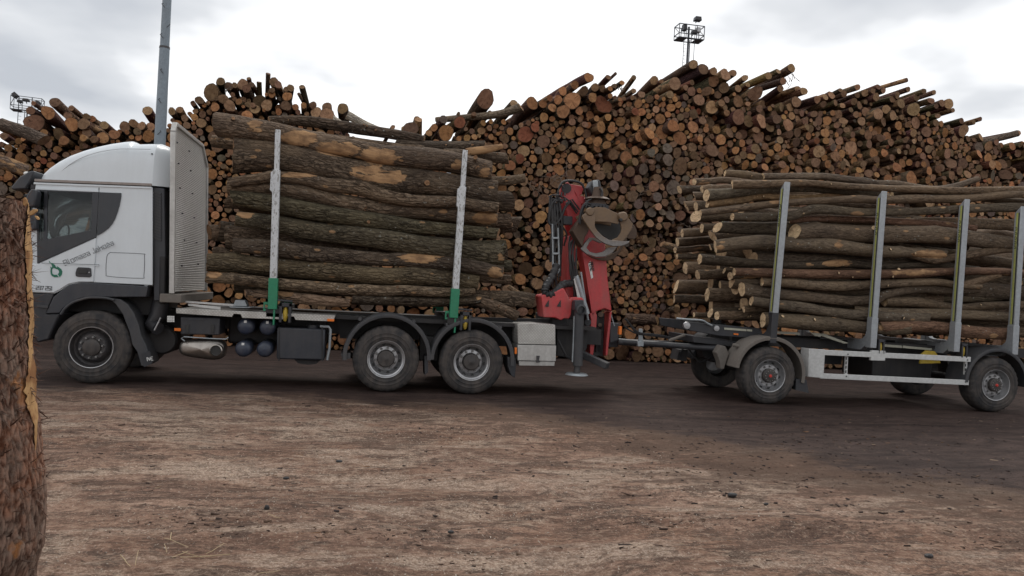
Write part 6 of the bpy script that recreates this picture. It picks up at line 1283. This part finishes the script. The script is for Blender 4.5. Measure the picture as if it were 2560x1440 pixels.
# ================================================================== lighting towers, pole
use(TRUCK)
def tower(px, py, Y, label, lamps, poles, rz=0., th=1.):
    r = ray(px, py); t = (Y-CAM.y)/r.y; T = CAM + r*t; g = Frame(T.x, T.y, rz); use(g); Z = T.z; s = (T-CAM).dot(fw)/FPX   # s: metres per pixel
    tw = thing('floodlight_tower', label, 'floodlight tower', (0,0,0), 'floodlight towers behind the stack'); W_, D_, H_ = 33*s, 16*s, 33*s
    b = MB(); z0, z1 = Z-H_/2, Z+H_/2
    for z in (z0, z0+H_*.3, z1):
        for y in (-D_, D_): b.beam((-W_,y,z),(W_,y,z),.035*th,.035*th)
        for x in (-W_, W_): b.beam((x,-D_,z),(x,D_,z),.035*th,.035*th)
    for x in (-W_, -W_*.45, W_*.4, W_):
        for y in (-D_, D_): b.beam((x,y,z0),(x,y,z1),.03*th,.03*th)
    for x in (-W_, W_): b.beam((x,-D_,z0+H_*.3),(x,D_,z1),.025,.025)
    b.build('cage', M_lamp, tw)
    b = MB(); b.box(-W_,-W_*.35,-D_,D_,z0-.03,z0); b.box(W_*.35,W_,-D_,D_,z0-.03,z0); b.box(-W_*.35,W_*.35,-D_,-D_*.7,z0-.03,z0); b.build('platform', M_lamp, tw)
    for x, rr in poles: b = MB(); b.tube([(x*s,0,0),(x*s,0,z1 if rr > 2 else z0)], rr*s, 10); b.build('mast', M_lamp, tw)
    b = MB()
    for x in (-17, 11): b.tube([(x*s,-D_*.6,z0-78*s),(x*s,-D_*.6,z1)], .016, 5)
    for k in range(9): b.beam((-17*s,-D_*.6,z0-(6+k*9)*s),(-10*s,-D_*.6,z0-(7+k*9)*s),.012,.012)
    b.beam((-17*s,-D_*.6,z0-78*s),(-2*s,0,z0-78*s),.04,.04); b.build('cable_guides', M_lamp, tw)
    for x, z, w_, h_, tl, mm in lamps:
        lp = sub('floodlight', tw, (x*s, -D_*.8, Z+z*s)); c_, s_ = math.cos(tl), math.sin(tl)
        q = [(-w_,-h_),(w_,-h_),(w_*.8,h_),(-w_*.8,h_)]; q = [(x*s+(a*c_-b_*s_)*s, Z+z*s+(a*s_+b_*c_)*s) for a, b_ in q]
        b = MB(); b.prism(q, -D_*.9, -D_*.9+.3); b.build('lamp_housing', mm, lp, bevel=.02)
        b = MB(); b.prism([(x*s+(a-x*s)*.8, Z+z*s+(c2-Z-z*s)*.8) for a, c2 in q], -D_*.9-.01, -D_*.9+.01); b.build('lamp_glass', M_rimd if mm is M_lamp else M_rim, lp)
        b = MB(); b.beam((x*s,-D_*.8,Z+z*s),(x*s*.9,0,Z+z*s-h_*s*.5-.1),.03,.03); b.build('lamp_bracket', M_lamp, lp)
    use(TRUCK)
tower(1723, 84, 22, 'floodlight tower with square cage of lamps rising behind the highest part of the stack', [(19,-35+0,0,0,0,M_lamp)][:0]+[(17,36,9,5,0,M_lamp),(-16,11,5,8,.05,M_lamp),(19,8,6,6,.03,M_rail),(9,2,6,4,.05,M_lamp)], ((-1.5,2.6),(3,1.2)))
tower(69, 262, 26, 'floodlight tower with a tilted cage at the left end behind the stack', [(-26,19,6,6,.75,M_lamp),(24,7,6,4,-.5,M_lamp),(-2,10,8,3,0,M_lamp),(-15,5,6,3,0,M_lamp)], ((-5,.9),(0,1.5)), R(10), .7)
pole = thing('light_pole', 'tall tapering grey steel pole behind the cab roof and headboard', 'pole', (*at(398,380,4.2)[:1], 4.2, 0))
x0, z0 = at(399,372,4.2); x1, z1 = at(417.5,0,4.2); k = (x1-x0)/(z1-z0); xg = x0 - k*z0; zj = at(412,118,4.2)[1]
b = MB(); b.tube([(xg,4.2,0),(xg+k*zj,4.2,zj)], [.135,.098], 28); b.build('lower_tube', M_pole, pole)
b = MB(); b.tube([(xg+k*(zj-.05),4.2,zj-.05),(xg+k*12,4.2,12)], [.090,.07], 28); b.build('upper_tube', M_pole, pole)
b = MB(); b.tube([(xg+k*(zj-.03),4.2,zj-.03),(xg+k*(zj+.01),4.2,zj+.01)], [.103,.101], 28); b.build('joint_collar', M_rimd, pole)
for x, y, sx_ in ((408,14,-1),(404,90,-1),(404,178,-1),(399,252,-1),(401,332,1),(424,65,1)):
    X, Z = at(x, y, 4.1); b = MB(); b.tube([(X,4.10,Z+.05),(X+.02*sx_,4.06,Z+.02),(X+.045*sx_*-1,4.06,Z-.05)], .007, 5); b.build('climbing_peg', M_blk, pole)
# ================================================================== the big sawn trunk standing close by on the left
def mk_trunkbark():
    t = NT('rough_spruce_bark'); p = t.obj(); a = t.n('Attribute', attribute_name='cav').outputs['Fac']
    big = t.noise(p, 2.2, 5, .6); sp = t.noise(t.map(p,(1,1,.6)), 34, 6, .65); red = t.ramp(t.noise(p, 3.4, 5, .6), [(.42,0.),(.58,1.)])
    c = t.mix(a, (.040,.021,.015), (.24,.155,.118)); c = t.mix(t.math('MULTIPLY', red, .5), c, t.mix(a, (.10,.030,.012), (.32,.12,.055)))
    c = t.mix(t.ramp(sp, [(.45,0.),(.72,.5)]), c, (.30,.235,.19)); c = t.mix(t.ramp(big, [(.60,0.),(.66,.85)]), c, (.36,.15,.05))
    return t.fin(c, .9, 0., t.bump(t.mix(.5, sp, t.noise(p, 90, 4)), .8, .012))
M_tb = mk_trunkbark()
def mk_splint():
    t = NT('torn_bright_wood'); p = t.obj(); f = t.noise(t.map(p,(1,1,.12)), 60, 5, .6)
    c = t.mix(f, (.26,.135,.055), (.55,.35,.17)); c = t.mix(t.ramp(t.noise(p, 7, 5), [(.5,0.),(.62,.8)]), c, (.20,.09,.04))
    return t.fin(c, .8, 0., t.bump(f, .6, .01))
M_sp = mk_splint()
use(Frame(0,0,0)); BY = -8.25
trunk = None
xe_t, z_t = at(76,503,BY); xe_b, z_b = at(121,1330,BY); RT = .46; RS_ = RT/math.cos(R(28))
def edge_x(z):          # right outline of the trunk at height z
    P_ = [(at(x, y, BY)) for x, y in ((76,503),(80,560),(86,640),(84,720),(90,800),(88,860),(98,930),(100,1000),(110,1060),(113,1130),(120,1200),(122,1300),(116,1380),(98,1432))]
    zs_ = [p[1] for p in P_][::-1]; xs_ = [p[0] for p in P_][::-1]; return float(np.interp(z, zs_, xs_))
Zt = z_t; nz_, na = 420, 520; V = []; cav = []
for i in range(nz_):
    z = -.02 + (Zt+.02)*i/(nz_-1)
    ex = edge_x(max(z, .02))
    for k in range(na):
        a = 2*math.pi*k/na; ca, sa = math.cos(a), math.sin(a)
        q = Vector((ca*RT*36, sa*RT*36, z*11)); d_, _p = mn.voronoi(q + Vector((mn.noise(q*.6), mn.noise(q*.6+Vector((5,0,0))), mn.noise(q*.5+Vector((0,7,0)))))*1.0)
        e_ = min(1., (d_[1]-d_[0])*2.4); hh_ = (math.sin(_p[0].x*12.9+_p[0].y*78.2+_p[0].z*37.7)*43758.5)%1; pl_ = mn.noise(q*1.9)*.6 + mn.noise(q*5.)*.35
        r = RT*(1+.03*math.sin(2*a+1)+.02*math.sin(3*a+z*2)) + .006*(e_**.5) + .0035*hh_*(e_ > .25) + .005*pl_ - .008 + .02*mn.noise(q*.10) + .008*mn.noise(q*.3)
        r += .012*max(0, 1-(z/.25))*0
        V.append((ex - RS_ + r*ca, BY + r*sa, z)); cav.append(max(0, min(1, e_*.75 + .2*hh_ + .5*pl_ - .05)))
F = [(i*na+k, i*na+(k+1)%na, (i+1)*na+(k+1)%na, (i+1)*na+k) for i in range(nz_-1) for k in range(na)]
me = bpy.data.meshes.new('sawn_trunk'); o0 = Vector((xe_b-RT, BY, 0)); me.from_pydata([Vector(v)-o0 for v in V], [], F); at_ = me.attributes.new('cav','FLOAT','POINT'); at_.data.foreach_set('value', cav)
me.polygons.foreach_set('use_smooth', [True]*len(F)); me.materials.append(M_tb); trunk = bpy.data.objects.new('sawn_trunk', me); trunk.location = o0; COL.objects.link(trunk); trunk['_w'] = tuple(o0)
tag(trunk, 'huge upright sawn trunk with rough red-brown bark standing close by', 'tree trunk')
V = []; T_ = []; top = edge_x(Zt)-RS_
rim = [(top+RT*1.0*math.cos(2*math.pi*k/64), BY+RT*1.0*math.sin(2*math.pi*k/64), Zt+.004) for k in range(64)]
b = MB(); b.add(rim+[(top, BY, Zt+.012)], [(k, (k+1)%64, 64) for k in range(64)])
b.build('sawn_top', M_sp, trunk)
# torn strip of bare wood down the edge, with splinters
def strip_pt(u, v):
    z = Zt - u*1.28; w_ = (.034+.032*mn.noise(Vector((z*4, 2, 0)))+.016*mn.noise(Vector((z*34, 5, v)))) * (1 if u < .7 else max(0, (1-u)/.3)) ; a = -R(52) + R(66)*v
    a = R(17) + (v-.5)*2*w_/RT*1.7 - .30*u + .1*mn.noise(Vector((z*3,0,4))); rr = RT + .018 + .006*mn.noise(Vector((v*6, z*14, 1)))*abs(2*v-1)**3
    return (edge_x(z)-RS_+rr*math.cos(a), BY+rr*math.sin(a), z)
b = MB(); b.grid(strip_pt, 260, 14); s_o = b.build('bare_wood_strip', M_sp, trunk, ang=70)
b = MB()
for _ in range(420):
    z = Zt - abs(rs.normal(0, .55)) if rs.rand() < .6 else rs.uniform(.1, Zt); z = max(.05, min(Zt+.01, z)); a = rs.uniform(-.5, .75); rr = RT+.002
    p = Vector((edge_x(z)-RS_+rr*math.cos(a), BY+rr*math.sin(a), z)); l = rs.uniform(.02,.07)*(1.5 if rs.rand() < .15 else 1)
    dr = Vector((math.cos(a)*rs.uniform(.2,1), math.sin(a)*rs.uniform(.2,1), rs.uniform(-1,1))).normalized(); n_ = dr.cross(Vector((0,0,1))).normalized()*rs.uniform(.004,.012)
    q = p+dr*l; b.add([p-n_, p+n_, q+n_*.3, q-n_*.3, p-n_+Vector((0,.004,.004)), p+n_+Vector((0,.004,.004))], [(0,1,2,3),(4,3,2,5),(0,3,4),(1,5,2),(0,4,5,1)])
b.build('bark_splinters', M_tb, trunk)['kind'] = 'stuff'
def chunk(px, py, w_, h_, a):
    x, z = at(px, py, BY-.30); b = MB(); c_, s_ = math.cos(a), math.sin(a)
    q = [(-w_,-h_*.6),(-w_*.3,-h_),(w_*.8,-h_*.5),(w_,h_*.3),(w_*.4,h_),(-w_*.5,h_*.7)]
    b.prism([(x+u*c_-v*s_, z+u*s_+v*c_) for u, v in q], BY-.32, BY-.305); return b.build('wood_splinter', M_sp, trunk, bevel=.002)
chunk(86, 531, .022, .010, .6); chunk(66, 505, .010, .02, .2); chunk(96, 545, .006, .012, .9)
